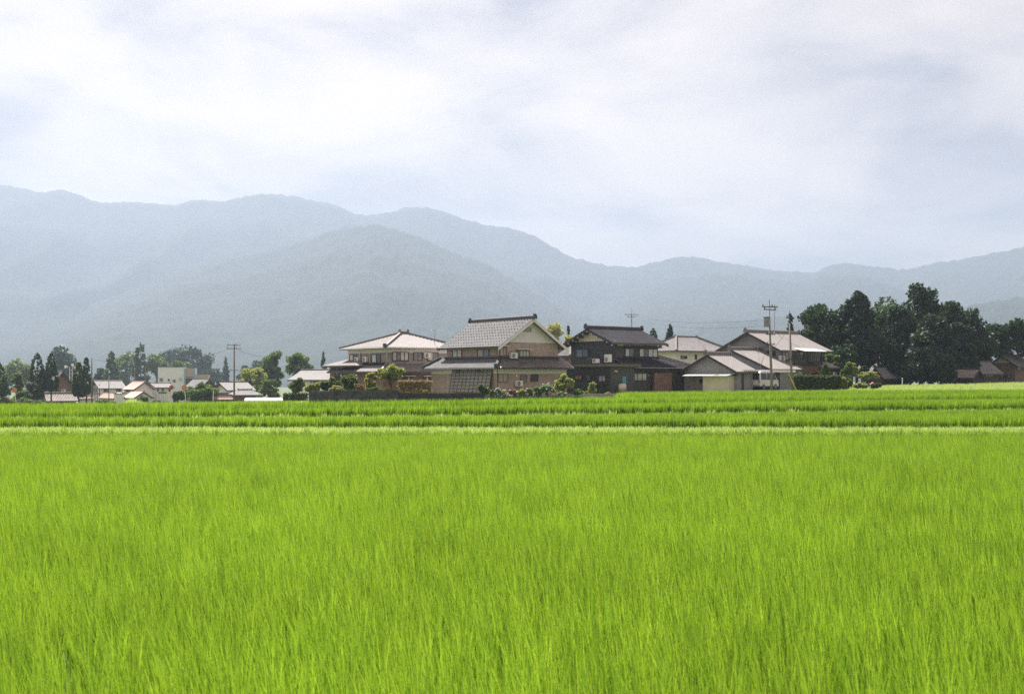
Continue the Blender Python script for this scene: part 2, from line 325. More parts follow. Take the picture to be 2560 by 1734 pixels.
field('rice_field', 'first raised band of rice beyond the pale grassy bank', grid_points(51.0, 65, .17, .18, .4, between(4, 5)), GN_far)
field('rice_field', 'second raised band of rice behind the foreground paddies', grid_points(53, 78, .17, .18, .4, between(8, 9)), GN_far)
field('rice_field', 'third raised band of rice before the garden walls', grid_points(55, 88, .17, .18, .4, between(12, 13)), GN_far)
field('rice_field', 'farthest strip of rice on both sides of the walled gardens', grid_points(58, 100, .17, .18, .4, lambda x, y: between(16, 17)(x, y) & ((x / y < -.19) | (x / y > .095 + .004 * np.sin(y)))), GN_far)
def bank(a, b, n, umin=-.55, umax=.55):
    u = rs.uniform(umin, umax, n); rw = rows(u); t = rs.uniform(0, 1, n); d = rw[a][0] + (rw[b][0] - rw[a][0]) * t; x = u * d; return np.column_stack([x, d, zfun(x, d)])
field('bank_grass', 'pale mown grass along the bank behind the foreground paddy', bank(1, 3, 9000), GN_weed)
field('bank_grass', 'thin grassy bank behind the first raised rice band', bank(6, 7, 700), GN_weed)
field('bank_grass', 'grassy bank behind the second raised rice band', bank(10, 11, 700), GN_weed)
field('bank_grass', 'weedy strip in front of the garden walls', bank(14, 15, 700), GN_weed)
u = rs.uniform(.27, .56, 5200); d = rs.uniform(108.5, 152, 5200); field('meadow_grass', 'pale rough grass in front of the dark grove', np.column_stack([u * d, d, zfun(u * d, d)]), GN_weed)
u = rs.uniform(-.56, -.17, 6000); d = rs.uniform(107.5, 190, 6000); field('meadow_grass', 'weedy verge before the distant village', np.column_stack([u * d, d, zfun(u * d, d)]), GN_weed)
u = rs.uniform(-.02, .30, 1500); d = rs.uniform(107.2, 111, 1500); field('meadow_grass', 'grass verge along the forecourt of the houses', np.column_stack([u * d, d, zfun(u * d, d)]), GN_weed)

# ------------------------------------------------------------------ building materials
M_tile_silver = roof_mat('silver_glazed_tile', (0.11, 0.112, 0.12), (0.20, 0.20, 0.21), 0.65, 0.10)
M_tile_black = roof_mat('black_glazed_tile', (0.028, 0.027, 0.033), (0.06, 0.057, 0.067), 0.8, 0.03)
M_tile_dark = roof_mat('dark_or_shaded_tile', (0.09, 0.075, 0.07), (0.20, 0.175, 0.165), 0.42, 0.4)
M_tile_pink = roof_mat('pale_pinkish_tile', (0.20, 0.18, 0.175), (0.28, 0.255, 0.25), 0.6, 0.2)
M_tile_grey = roof_mat('plain_grey_tile', (0.15, 0.14, 0.15), (0.24, 0.225, 0.23), 0.6, 0.2)
M_tile_orange = roof_mat('faded_orange_tile', (0.38, 0.24, 0.19), (0.46, 0.31, 0.26), 0.55, 0.3)
M_tile_old = roof_mat('weathered_brown_tile', (0.13, 0.10, 0.09), (0.30, 0.23, 0.21), 0.6, 0.3)
M_ridge = material('ridge_tile', (0.045, 0.043, 0.05), 0.35, scale=4, spec=.5)
M_ridge_pale = material('pale_ridge_tile', (0.21, 0.195, 0.19), 0.45, scale=4)
M_brown = material('brown_tile_cladding', (0.44, 0.345, 0.30), 0.8, .18, 2.2, bump=.4, bscale=30)
M_brown2 = material('reddish_brown_cladding', (0.25, 0.155, 0.13), 0.8, .2, 2.2, bump=.4, bscale=30)
M_grey_brown = material('grey_brown_cladding', (0.32, 0.285, 0.275), 0.8, .15, 2.0, bump=.3, bscale=30)
M_plaster = material('white_plaster', (0.82, 0.795, 0.775), 0.85, .05, 1.2)
M_plaster_grey = material('pale_grey_plaster', (0.80, 0.78, 0.81), 0.85, .05, 1.2)
M_cream = material('cream_plaster', (0.70, 0.68, 0.53), 0.85, .08, 1.0)
M_black = material('black_stained_boards', (0.040, 0.043, 0.052), 0.65, .3, 2.5, bump=.4, bscale=14)
M_black_lit = material('black_boards_lit_side', (0.082, 0.082, 0.084), 0.75, .18, 2.5, bump=.3, bscale=20)  # paler copy of the black boards, brighter light on right faces in its colour
M_board = material('weathered_grey_boards', (0.30, 0.30, 0.315), 0.85, .14, 3.0, bump=.4, bscale=18)
M_darkwood = material('dark_timber', (0.045, 0.036, 0.032), 0.75, .25, 3)
M_brownwood = material('brown_timber', (0.105, 0.07, 0.05), 0.8, .25, 3)
M_soffit = material('soffit_timber', (0.14, 0.115, 0.10), 0.85, .2, 3)
M_concrete = material('concrete', (0.36, 0.345, 0.33), 0.9, .15, 1.5, bump=.3, bscale=12)
M_darkblock = material('stained_concrete_block', (0.035, 0.042, 0.05), 0.9, col2=(0.11, 0.12, 0.125), scale=1.1, bump=.5, bscale=10)
M_darkblock2 = material('dark_concrete_block', (0.028, 0.033, 0.04), 0.9, col2=(0.055, 0.06, 0.065), scale=1.3, bump=.5, bscale=10)
M_white = material('white_painted_metal', (0.82, 0.81, 0.80), 0.45, .04, 2)
M_greymetal = material('grey_metal', (0.24, 0.25, 0.26), 0.45, .08, 3)
M_darkmetal = material('dark_metal', (0.05, 0.055, 0.06), 0.45, .1, 3)
M_frame = material('bronze_window_frame', (0.05, 0.045, 0.045), 0.45, .1, 3)
M_frame_white = material('aluminium_window_frame', (0.55, 0.55, 0.55), 0.4, .05, 3)
M_frame_red = material('red_brown_window_frame', (0.20, 0.10, 0.085), 0.5, .1, 3)
def glass(name, col, rough=.08): return material(name, col, rough, .12, 1.5, spec=.55)
G = {'w': glass('pane_white_curtain', (.58, .58, .58), .15), 'd': glass('pane_dark', (.03, .035, .045)), 'g': glass('pane_grey', (.20, .21, .23)), 'b': glass('pane_blue', (.10, .16, .24)),
     'p': glass('pane_pink_curtain', (.50, .40, .43), .2), 'o': glass('pane_orange_curtain', (.42, .24, .08), .2), 't': glass('pane_tan', (.40, .34, .31), .2), 'n': glass('pane_teal', (.17, .24, .28))}
M_leafset = {
 'dark': material('dark_evergreen_leaf', (0.020, 0.048, 0.024), .6, .25, .6, transl=((1.3, 1.35, .6), .3), rand=('island', (.045, .085, .034), .8)),
 'sugi': material('cedar_leaf', (0.017, 0.042, 0.026), .65, .25, .6, transl=((1.3, 1.35, .6), .25), rand=('island', (.036, .07, .036), .8)),
 'mid': material('broadleaf', (0.085, 0.15, 0.055), .55, .2, .6, transl=((1.4, 1.35, .6), .4), rand=('island', (.16, .22, .085), .8)),
 'light': material('light_green_leaf', (0.22, 0.29, 0.11), .55, .2, .6, transl=((1.4, 1.3, .7), .45), rand=('island', (.36, .39, .17), .8)),
 'yellow': material('yellow_green_leaf', (0.27, 0.31, 0.13), .55, .2, .6, transl=((1.4, 1.3, .7), .45), rand=('island', (.42, .39, .2), .8)),
 'cypress': material('cypress_leaf', (0.045, 0.088, 0.038), .6, .2, .6, transl=((1.3, 1.3, .6), .3), rand=('island', (.085, .125, .05), .8)),
 'pinkish': material('pinkish_new_leaf', (0.22, 0.19, 0.10), .55, .2, .6, transl=((1.3, 1.15, .8), .4), rand=('island', (.36, .28, .17), .8)),
 'hydrangea': material('hydrangea_leaf', (0.11, 0.20, 0.085), .5, .2, .6, transl=((1.3, 1.3, .7), .4), rand=('island', (.28, .37, .22), .7)),
 'red': material('red_maple_leaf', (0.13, 0.035, 0.035), .55, .2, .6, transl=((1.3, 1.0, .8), .35), rand=('island', (.20, .06, .05), .8)),
}
M_bark = material('bark', (0.085, 0.07, 0.055), .9, .25, 3, bump=.6, bscale=10)

def view1(x, y): return 1060 + x / 6.116, 780 + y / 6.116
def view2(x, y): return 1390 + x / 6.116, 780 + y / 6.116
def view3(x, y): return 1740 + x / 5.81, 730 + y / 5.81
def view4(x, y): return 700 + x / 5.533, 780 + y / 5.533
def view5(x, y): return 0 + x / 6.456, 830 + y / 6.456
def view6(x, y): return 340 + x / 6.116, 830 + y / 6.116
def view7(x, y): return 1980 + x / 4.007, 700 + y / 4.007

AZ = R_(37.0)
class House:
    """a building on a local grid: x runs away to the right, y away to the left, the corner towards us at the origin"""
    def __init__(s, name, label, px, D, cat='house', az=AZ, group=None, zbase=None):
        g = ground_at(px, D); s.o = g; s.rx, s.ry = math.cos(az), math.sin(az)
        if zbase is not None: g.z = zbase
        s.rk = 1.0; s.root = tag(empty(name, g, az), label, cat, group)
    def X(s, px, y=0.0):
        k = px - CX; ox, oy = s.o.x - y * s.ry, s.o.y + y * s.rx
        return (k * oy - F * ox) / (F * s.rx - k * s.ry)
    def Y(s, px, x=0.0):
        k = px - CX; ox, oy = s.o.x + x * s.rx, s.o.y + x * s.ry
        return (k * oy - F * ox) / (-F * s.ry - k * s.rx)
    def Z(s, py, x=0.0, y=0.0): return (HY - py) * (s.o.y + x * s.ry + y * s.rx) / F - s.o.z
    def world(s, x, y, z): return Vector((s.o.x + x * s.rx - y * s.ry, s.o.y + x * s.ry + y * s.rx, s.o.z + z))
    def part(s, name, mb, mats, parent=None, smooth=False): return mb.build(name, mats, parent or s.root, smooth)
    def walls(s, x0, x1, y0, y1, bands, name='wall'):
        """bands: (z0, z1, material) stacked from the ground"""
        for i, (z0, z1, m) in enumerate(bands): s.part(name if i == 0 else ('frieze' if len(bands) == 2 else 'wall_band'), MB().box(x0, y0, z0, x1, y1, z1), m)
    def slope(s, e0, e1, up, run, rise, sr0, sr1, mat, rib=.30, amp=.055, name='roof_slope', th=.13, parent=None, nr=5):
        e0, e1, up = Vector(e0), Vector(e1), Vector(up); w = (e1 - e0).length; dr = (e1 - e0) / w; nrm = (dr.cross(up * run + Vector((0, 0, rise)))).normalized()
        if nrm.z < 0: nrm = -nrm
        nb = max(2, round(w / rib)); rib = w / nb; n = nb * 6; mb = MB(); uv = []; sl = math.hypot(run, rise); nr = max(2, int(nr))
        for i in range(n + 1):
            q = w * i / n; tm = 1.0
            if sr0 > 0 and q < sr0: tm = q / sr0
            if sr1 > 0 and q > w - sr1: tm = max(0.0, min(tm, (w - q) / sr1))
            a = abs(math.sin(math.pi * q / rib)) ** .7 * amp
            for j in range(nr + 1):
                t = tm * j / nr; p = e0 + dr * q + up * (run * t) + Vector((0, 0, rise * (t * .92 + .08 * t * t))) + nrm * a; mb.v.append(tuple(p)); uv.append((q, sl * t))
        for i in range(n):
            for j in range(nr): a = i * (nr + 1) + j; mb.f.append((a, a + nr + 1, a + nr + 2, a + 1)); mb.m.append(0)
        # underside and eave edge
        r0 = e0 + dr * sr0 + up * run + Vector((0, 0, rise)); r1 = e1 - dr * sr1 + up * run + Vector((0, 0, rise)); dn = Vector((0, 0, -th))
        mb.add([e0 + dn, e1 + dn, r1 + dn, r0 + dn, e0, e1, r1, r0], [(0, 1, 2, 3), (0, 4, 5, 1), (1, 5, 6, 2), (0, 3, 7, 4)], 1); uv += [(0, 0)] * 8
        mb.uv = uv
        return s.part(name, mb, [mat, M_soffit], parent)
    def ridge(s, p0, p1, mat=None, w=.28, h=.28, orn=True, name='ridge'):
        w *= s.rk; h *= s.rk
        mat = mat or M_ridge; a, b = Vector(p0), Vector(p1); d = (b - a).normalized(); mb = MB()
        mb.beam(a, b, w, h * .62, drop=.05); mb.beam(a - d * .02, b + d * .02, w * 1.18, .04, drop=-h * .62 + .05); mb.tube(a + Vector((0, 0, h * .66)), b + Vector((0, 0, h * .66)), w * .38, n=8)
        r = s.part(name, mb, mat)
        if orn:
            for q, sg in ((a, -1), (b, 1)):
                m2 = MB(); c = q + d * sg * .05; sx = d.cross(Vector((0, 0, 1))).normalized()
                pr = [(-.28, -.12), (.28, -.12), (.30, .18), (.20, .34), (.24, .52), (.10, .46), (0, .60), (-.10, .46), (-.24, .52), (-.20, .34), (-.30, .18)]
                m2.prism([c + sx * x * (w / .30) * .9 + Vector((0, 0, z * (h / .34))) for x, z in pr], d * sg * .14); s.part('ridge_end_tile', m2, mat, r)
        return r
    def gable_x(s, x0, x1, y0, y1, ze, zr, ov, og, mat, rmat=None, bargew=.22, barge=None, gable=None, gable2=None, orn=True, ymid=None):
        """ridge along x; slopes face -y and +y; the gable at x0 faces left"""
        ym = (y0 + y1) / 2 if ymid is None else ymid; k = (zr - ze) / (ym - y0); zo = ze - k * ov; barge = barge or M_darkwood
        s.slope((x0 - og, y0 - ov, zo), (x1 + og, y0 - ov, zo), (0, 1, 0), ym - y0 + ov, zr - zo, 0, 0, mat)
        s.slope((x1 + og, y1 + ov, zo), (x0 - og, y1 + ov, zo), (0, -1, 0), y1 + ov - ym, zr - zo, 0, 0, mat)
        s.ridge((x0 - og - .05, ym, zr + .02), (x1 + og + .05, ym, zr + .02), rmat, orn=orn)
        for xe, nm in ((x0 - og, 0), (x1 + og - .05, 1)):
            for ys, yy in ((-1, y0 - ov), (1, y1 + ov)):
                s.part('bargeboard', MB().prism([(xe - .03, yy, zo - .04), (xe - .03, ym, zr - .04), (xe - .03, ym, zr - .04 - bargew), (xe - .03, yy, zo - .04 - bargew)], (.06, 0, 0)), barge)
        if gable:
            s.part('gable_wall', MB().prism([(x0, y0, ze), (x0, y1, ze), (x0, ym, zr - .12)], (.12, 0, 0)), gable); s.part('gable_wall', MB().prism([(x1 - .12, y0, ze), (x1 - .12, y1, ze), (x1 - .12, ym, zr - .12)], (.12, 0, 0)), gable)
        return zo
    def gable_y(s, x0, x1, y0, y1, ze, zr, ov, og, mat, rmat=None, bargew=.22, barge=None, gable=None):
        """ridge along y; slopes face -x and +x; the gable at y0 faces right"""
        xm = (x0 + x1) / 2; k = (zr - ze) / (xm - x0); zo = ze - k * ov; barge = barge or M_darkwood
        s.slope((x0 - ov, y1 + og, zo), (x0 - ov, y0 - og, zo), (1, 0, 0), xm - x0 + ov, zr - zo, 0, 0, mat)
        s.slope((x1 + ov, y0 - og, zo), (x1 + ov, y1 + og, zo), (-1, 0, 0), x1 + ov - xm, zr - zo, 0, 0, mat)
        s.ridge((xm, y0 - og - .05, zr + .02), (xm, y1 + og + .05, zr + .02), rmat)
        for ye in (y0 - og, y1 + og - .05):
            for xx in (x0 - ov, x1 + ov):
                s.part('bargeboard', MB().prism([(xx, ye - .03, zo - .04), (xm, ye - .03, zr - .04), (xm, ye - .03, zr - .04 - bargew), (xx, ye - .03, zo - .04 - bargew)], (0, .06, 0)), barge)
        if gable:
            for yy in (y0, y1 - .12): s.part('gable_wall', MB().prism([(x0, yy, ze), (x1, yy, ze), (xm, yy, zr - .12)], (0, .12, 0)), gable)
        return zo
    def hip(s, x0, x1, y0, y1, ze, zr, ov, mat, rmat=None, axis='x', hips=True, w=.22):
        X0, X1, Y0, Y1 = x0 - ov, x1 + ov, y0 - ov, y1 + ov; rmat = rmat or M_ridge_pale
        hw = (Y1 - Y0) / 2 if axis == 'x' else (X1 - X0) / 2; rise = zr - ze
        if axis == 'x': A, B = (X0 + hw, Y0 + hw, zr), (X1 - hw, Y0 + hw, zr)
        else: A, B = (X0 + hw, Y0 + hw, zr), (X0 + hw, Y1 - hw, zr)
        s.slope((X0, Y0, ze), (X1, Y0, ze), (0, 1, 0), hw, rise, hw, hw, mat, nr=6); s.slope((X1, Y1, ze), (X0, Y1, ze), (0, -1, 0), hw, rise, hw, hw, mat)
        s.slope((X0, Y1, ze), (X0, Y0, ze), (1, 0, 0), hw, rise, hw, hw, mat, nr=6); s.slope((X1, Y0, ze), (X1, Y1, ze), (-1, 0, 0), hw, rise, hw, hw, mat)
        s.ridge(A, B, rmat, w=.28, h=.3)
        if hips:
            for c in ((X0, Y0, ze), (X1, Y0, ze), (X0, Y1, ze), (X1, Y1, ze)):
                t = A if (Vector(c) - Vector(A)).length < (Vector(c) - Vector(B)).length else B
                s.part('hip_ridge', MB().beam(Vector(c) + Vector((0, 0, .03)), Vector(t) + Vector((0, 0, .03)), w, .16), rmat)
    def pent(s, face, a0, a1, wall, ze, zt, ov, mat, m0=0.0, m1=0.0, rmat=None, flash=True):
        """lean-to roof against a wall: face 'r' looks to -y, face 'l' looks to -x; m0/m1 are mitred corners"""
        if face == 'r': o = s.slope((a0, wall - ov, ze), (a1, wall - ov, ze), (0, 1, 0), ov, zt - ze, m0, m1, mat)
        else: o = s.slope((wall - ov, a1, ze), (wall - ov, a0, ze), (1, 0, 0), ov, zt - ze, m1, m0, mat)
        return o
    def gutter(s, p0, p1, mat=None): return s.part('gutter', MB().tube(p0, p1, .05, n=6), mat or M_greymetal)
    def pipe(s, pts, mat=None, r=.04): return s.part('drainpipe', MB().path(pts, r), mat or M_greymetal)
    def window(s, face, c, rect, panes, frame=None, fw=.055, pr=.09, awning=None, sill=False, name='window', rails=()):
        """rect in photo pixels on the wall plane y=c (face r) or x=c (face l); panes: one letter for each pane"""
        px0, py0, px1, py1 = rect; frame = frame or M_frame
        if face == 'r': a0, a1 = s.X(px0, c), s.X(px1, c); z1 = s.Z(py0, (a0 + a1) / 2, c); z0 = s.Z(py1, (a0 + a1) / 2, c)
        else: a0, a1 = s.Y(px1, c), s.Y(px0, c); z1 = s.Z(py0, c, (a0 + a1) / 2); z0 = s.Z(py1, c, (a0 + a1) / 2); panes = panes[::-1]
        def bx(mb, p0, p1, q0, q1, d0, d1):
            if face == 'r': mb.box(p0, c - d1, q0, p1, c - d0, q1)
            else: mb.box(c - d1, p0, q0, c - d0, p1, q1)
            return mb
        mb = MB(); n = len(panes); bx(mb, a0, a1, z0, z0 + fw, .002, pr); bx(mb, a0, a1, z1 - fw, z1, .002, pr)
        st = (a1 - a0 - fw) / n
        for i in range(n + 1): bx(mb, a0 + st * i, a0 + st * i + fw, z0 + fw, z1 - fw, .002, pr * (1 if i in (0, n) else .75))
        for r in rails: bx(mb, a0 + fw, a1 - fw, z0 + (z1 - z0) * r - .015, z0 + (z1 - z0) * r + .015, .03, pr * .7)
        w = s.part(name, mb, frame)
        for i in range(n): s.part('pane', bx(MB(), a0 + st * i + fw, a0 + st * (i + 1), z0 + fw, z1 - fw, .004, .03), G[panes[i]], w)
        if awning: s.part('awning', bx(MB(), a0 - .15, a1 + .15, z1 + .06, z1 + .12, .002, .45), awning, w)
        if sill: s.part('sill', bx(MB(), a0 - .05, a1 + .05, z0 - .06, z0, .002, .14), frame, w)
        return w
    def panel(s, face, c, rect, mat, name, pr=.05, d0=.002):
        px0, py0, px1, py1 = rect
        if face == 'r': a0, a1 = s.X(px0, c), s.X(px1, c); z1 = s.Z(py0, (a0 + a1) / 2, c); z0 = s.Z(py1, (a0 + a1) / 2, c); mb = MB().box(a0, c - pr, z0, a1, c - d0, z1)
        else: a0, a1 = s.Y(px1, c), s.Y(px0, c); z1 = s.Z(py0, c, (a0 + a1) / 2); z0 = s.Z(py1, c, (a0 + a1) / 2); mb = MB().box(c - pr, a0, z0, c - d0, a1, z1)
        return s.part(name, mb, mat)
    def ac(s, face, c, x, y, w, label, off=.06, name='air_conditioner_unit', h=.62, wd=.8, feet=True):
        """outdoor unit at photo position (x, y = its foot)"""
        if face == 'r': a = s.X(x, c); z = s.Z(y, a, c); p = s.world(a, c - off - .32, z); rz = math.atan2(s.ry, s.rx)
        else: a = s.Y(x, c); z = s.Z(y, c, a); p = s.world(c - off - .32, a, z); rz = math.atan2(s.ry, s.rx) - math.pi / 2
        r = tag(empty(name, p, rz), label, 'air conditioner', 'outdoor air conditioner units')
        MB().box(-wd / 2, 0, .06, wd / 2, .32, h).build('body', M_white, r)
        mb = MB(); cx = -.1
        for k in range(5): 
            rr = .05 + k * .045
            for i in range(14):
                a0 = 2 * math.pi * i / 14; a1 = 2 * math.pi * (i + 1) / 14; mb.tube((cx + rr * math.cos(a0), -.012, .34 + rr * math.sin(a0)), (cx + rr * math.cos(a1), -.012, .34 + rr * math.sin(a1)), .008, n=3, caps=False)
        mb.build('fan_grille', M_white, r)
        mb2 = MB(); vs = [(cx + .235 * math.cos(2 * math.pi * i / 18), -.004, .34 + .235 * math.sin(2 * math.pi * i / 18)) for i in range(18)]; mb2.add(vs, [tuple(range(18))]); mb2.build('fan_opening', M_darkmetal, r)
        if feet: [MB().box(q - .04, .02, 0, q + .04, .30, .058).build('foot', M_greymetal, r) for q in (-wd / 2 + .12, wd / 2 - .12)]
        return r

# ------------------------------------------------------------------ brown two-storey house with silver roof
def brown_house():
    v = view1; H = House('brown_house', 'brown two-storey house with silver tiled gable roof and white gable triangle', v(1125, 0)[0], 113.0)
    lx = H.X(v(2175, 0)[0]); ly = H.Y(v(112, 0)[0]); sb = 1.15
    ux = H.X(v(2045, 0)[0], sb); uy = H.Y(v(345, 0)[0], sb)
    ze = H.Z(919, 0, 0); zf = H.Z(v(0, 938)[1], 0, 0); zt = H.Z(893.5, sb, sb)
    H.walls(0, lx, 0, ly, [(-.3, .25, M_concrete), (.25, zf, M_brown), (zf, ze + .35, M_plaster)])
    zg = H.Z(855.3, sb, sb); xm = (sb + ux) / 2; zr = H.Z(796, xm, sb)
    H.walls(sb, ux, sb, uy, [(zt - .5, zg, M_brown)], 'upper_wall')
    H.gable_y(sb, ux, sb, uy, zg + .02, zr, .75, .75, M_tile_silver, gable=M_plaster_grey, bargew=.32, barge=M_plaster_grey)
    ov = .8; run = sb + ov
    H.pent('r', -ov, lx + .5, sb, ze, zt, run, M_tile_dark, m0=run); H.pent('l', -ov, ly + .5, sb, ze, zt, run, M_tile_silver, m0=run)  # right skirt tiles coloured darker to carry the upper storey's shade
    H.part('hip_ridge', MB().beam((-ov, -ov, ze + .05), (sb, sb, zt + .05), .26, .2), M_ridge); 
    H.part('hip_end_tile', MB().prism([(-ov - .12, -ov + .1, ze - .05), (-ov + .1, -ov - .12, ze - .05), (-ov + .1, -ov - .12, ze + .4), (-ov - .12, -ov + .1, ze + .4)], (-.1, -.1, 0)), M_ridge)
    H.part('wall_ridge', MB().beam((sb - .12, sb - .12, zt + .02), (ux + .1, sb - .12, zt + .02), .24, .16), M_ridge); H.part('wall_ridge', MB().beam((sb - .12, sb - .12, zt + .02), (sb - .12, uy + .1, zt + .02), .24, .16), M_ridge)
    H.part('end_ridge', MB().beam((-ov, ly + .5, ze + .05), (sb, ly - .2, zt + .05), .22, .2), M_ridge)
    H.gutter((-ov - .05, -ov - .05, ze - .08), (lx + .5, -ov - .05, ze - .08), M_darkmetal); H.gutter((-ov - .05, -ov - .05, ze - .08), (-ov - .05, ly + .5, ze - .08), M_darkmetal)
    H.gutter((sb - .8, sb - .7, zg - .42), (sb - .8, uy + .7, zg - .42), M_darkmetal)
    # snow stops, four staggered lines on the silver slope
    mb = MB(); k = (zr - zg) / (xm - sb)
    for r in range(9):
        t = .35 + r * .48
        for i in range(22):
            y = sb - .5 + (uy - sb + 1.0) * (i + (.5 if r % 2 else 0)) / 22; x = sb - .75 + t; z = zg - k * .75 + k * t + .05; mb.box(x - .035, y - .03, z - .02, x + .035, y + .03, z + .05)
    tag(H.part('snow_stops', mb, M_darkwood), 'dark snow stops dotted in rows over the silver roof', kind='stuff')
    R = lambda a, b, c, d: (*v(a, b), *v(c, d))
    H.window('l', sb, R(438, 560, 583, 690), 'ww'); H.window('l', sb, R(818, 570, 1000, 680), 'tb'); 
    H.panel('l', sb, R(765, 508, 805, 552), M_darkmetal, 'vent_hood', .22); H.panel('l', sb, R(1003, 503, 1045, 545), M_darkmetal, 'vent_hood', .22)
    H.window('r', sb, R(1112, 530, 1258, 672), 'tpt', M_frame_red, awning=M_white); H.window('r', sb, R(1415, 582, 1606, 680), 'gwww', awning=M_white)
    H.window('r', sb, R(1486, 238, 1634, 298), 'ww', M_greymetal, rails=(.3, .55, .8), name='attic_vent')
    H.window('r', 0, R(1130, 943, 1282, 1068), 'tt', M_frame_red); H.window('r', 0, R(1470, 958, 1570, 1076), 'gg', M_brown2, rails=(.82,)); H.window('r', 0, R(1630, 950, 1740, 1058), 'dd', M_frame)
    H.panel('r', 0, R(1395, 955, 1410, 985), M_white, 'meter_box', .12)
    H.panel('l', 0, R(520, 880, 560, 935), M_darkmetal, 'vent_hood', .22); H.panel('l', 0, R(835, 872, 880, 925), M_darkmetal, 'vent_hood', .22)
    H.ac('r', sb, *v(1332, 716), 0, 'white air conditioner unit standing on the brown house lower roof', off=.25)
    H.ac('r', 0, *v(1430, 1140), 0, 'white air conditioner unit at the foot of the brown house wall')
    # corner posts
    H.pipe([(sb - .06, sb - .06, zg - .3), (sb - .06, sb - .06, zt + .1)], M_darkmetal); H.pipe([(-.06, -.06, ze - .1), (-.06, -.06, 0)], M_darkmetal)
    # leaning lattice of glazing bars against the left wall
    y0, y1 = H.Y(v(1060, 0)[0]), H.Y(v(455, 0)[0]); zb = H.Z(v(0, 1225)[1], -1, y1); ztp = H.Z(v(0, 872)[1], 0, y0)
    T = tag(empty('lattice_screen', H.world(-.58, y0, zb), AZ), 'grey translucent lattice screen leaning on the brown house wall', 'screen')
    L = y1 - y0; hh = ztp - zb; dx = .45; n = 11; m = 7
    P = lambda t, q, o=0: (dx * q - o, L * t, hh * q)
    for i in range(n): MB().beam(P(i / (n - 1), 0, .02), P(i / (n - 1), 1, .02), .034, .034).build('upright', M_darkmetal, T)
    for j in range(m): MB().beam(P(0, (j + .15) / m, .06), P(1, (j + .15) / m, .06), .032, .032).build('crossbar', M_darkmetal, T)
    sh = material('translucent_sheet', (.50, .47, .42), .5, .12, 1.2, transl=((1, 1, 1), .4))
    for i in range(n - 1):
        for j in range(m):
            a, b, c, d = i / (n - 1), (i + 1) / (n - 1), j / m, (j + 1) / m; MB().prism([P(a, c), P(b, c), P(b, d), P(a, d)], (.012, 0, 0)).build('sheet', sh, T)
    return H
brown_house()

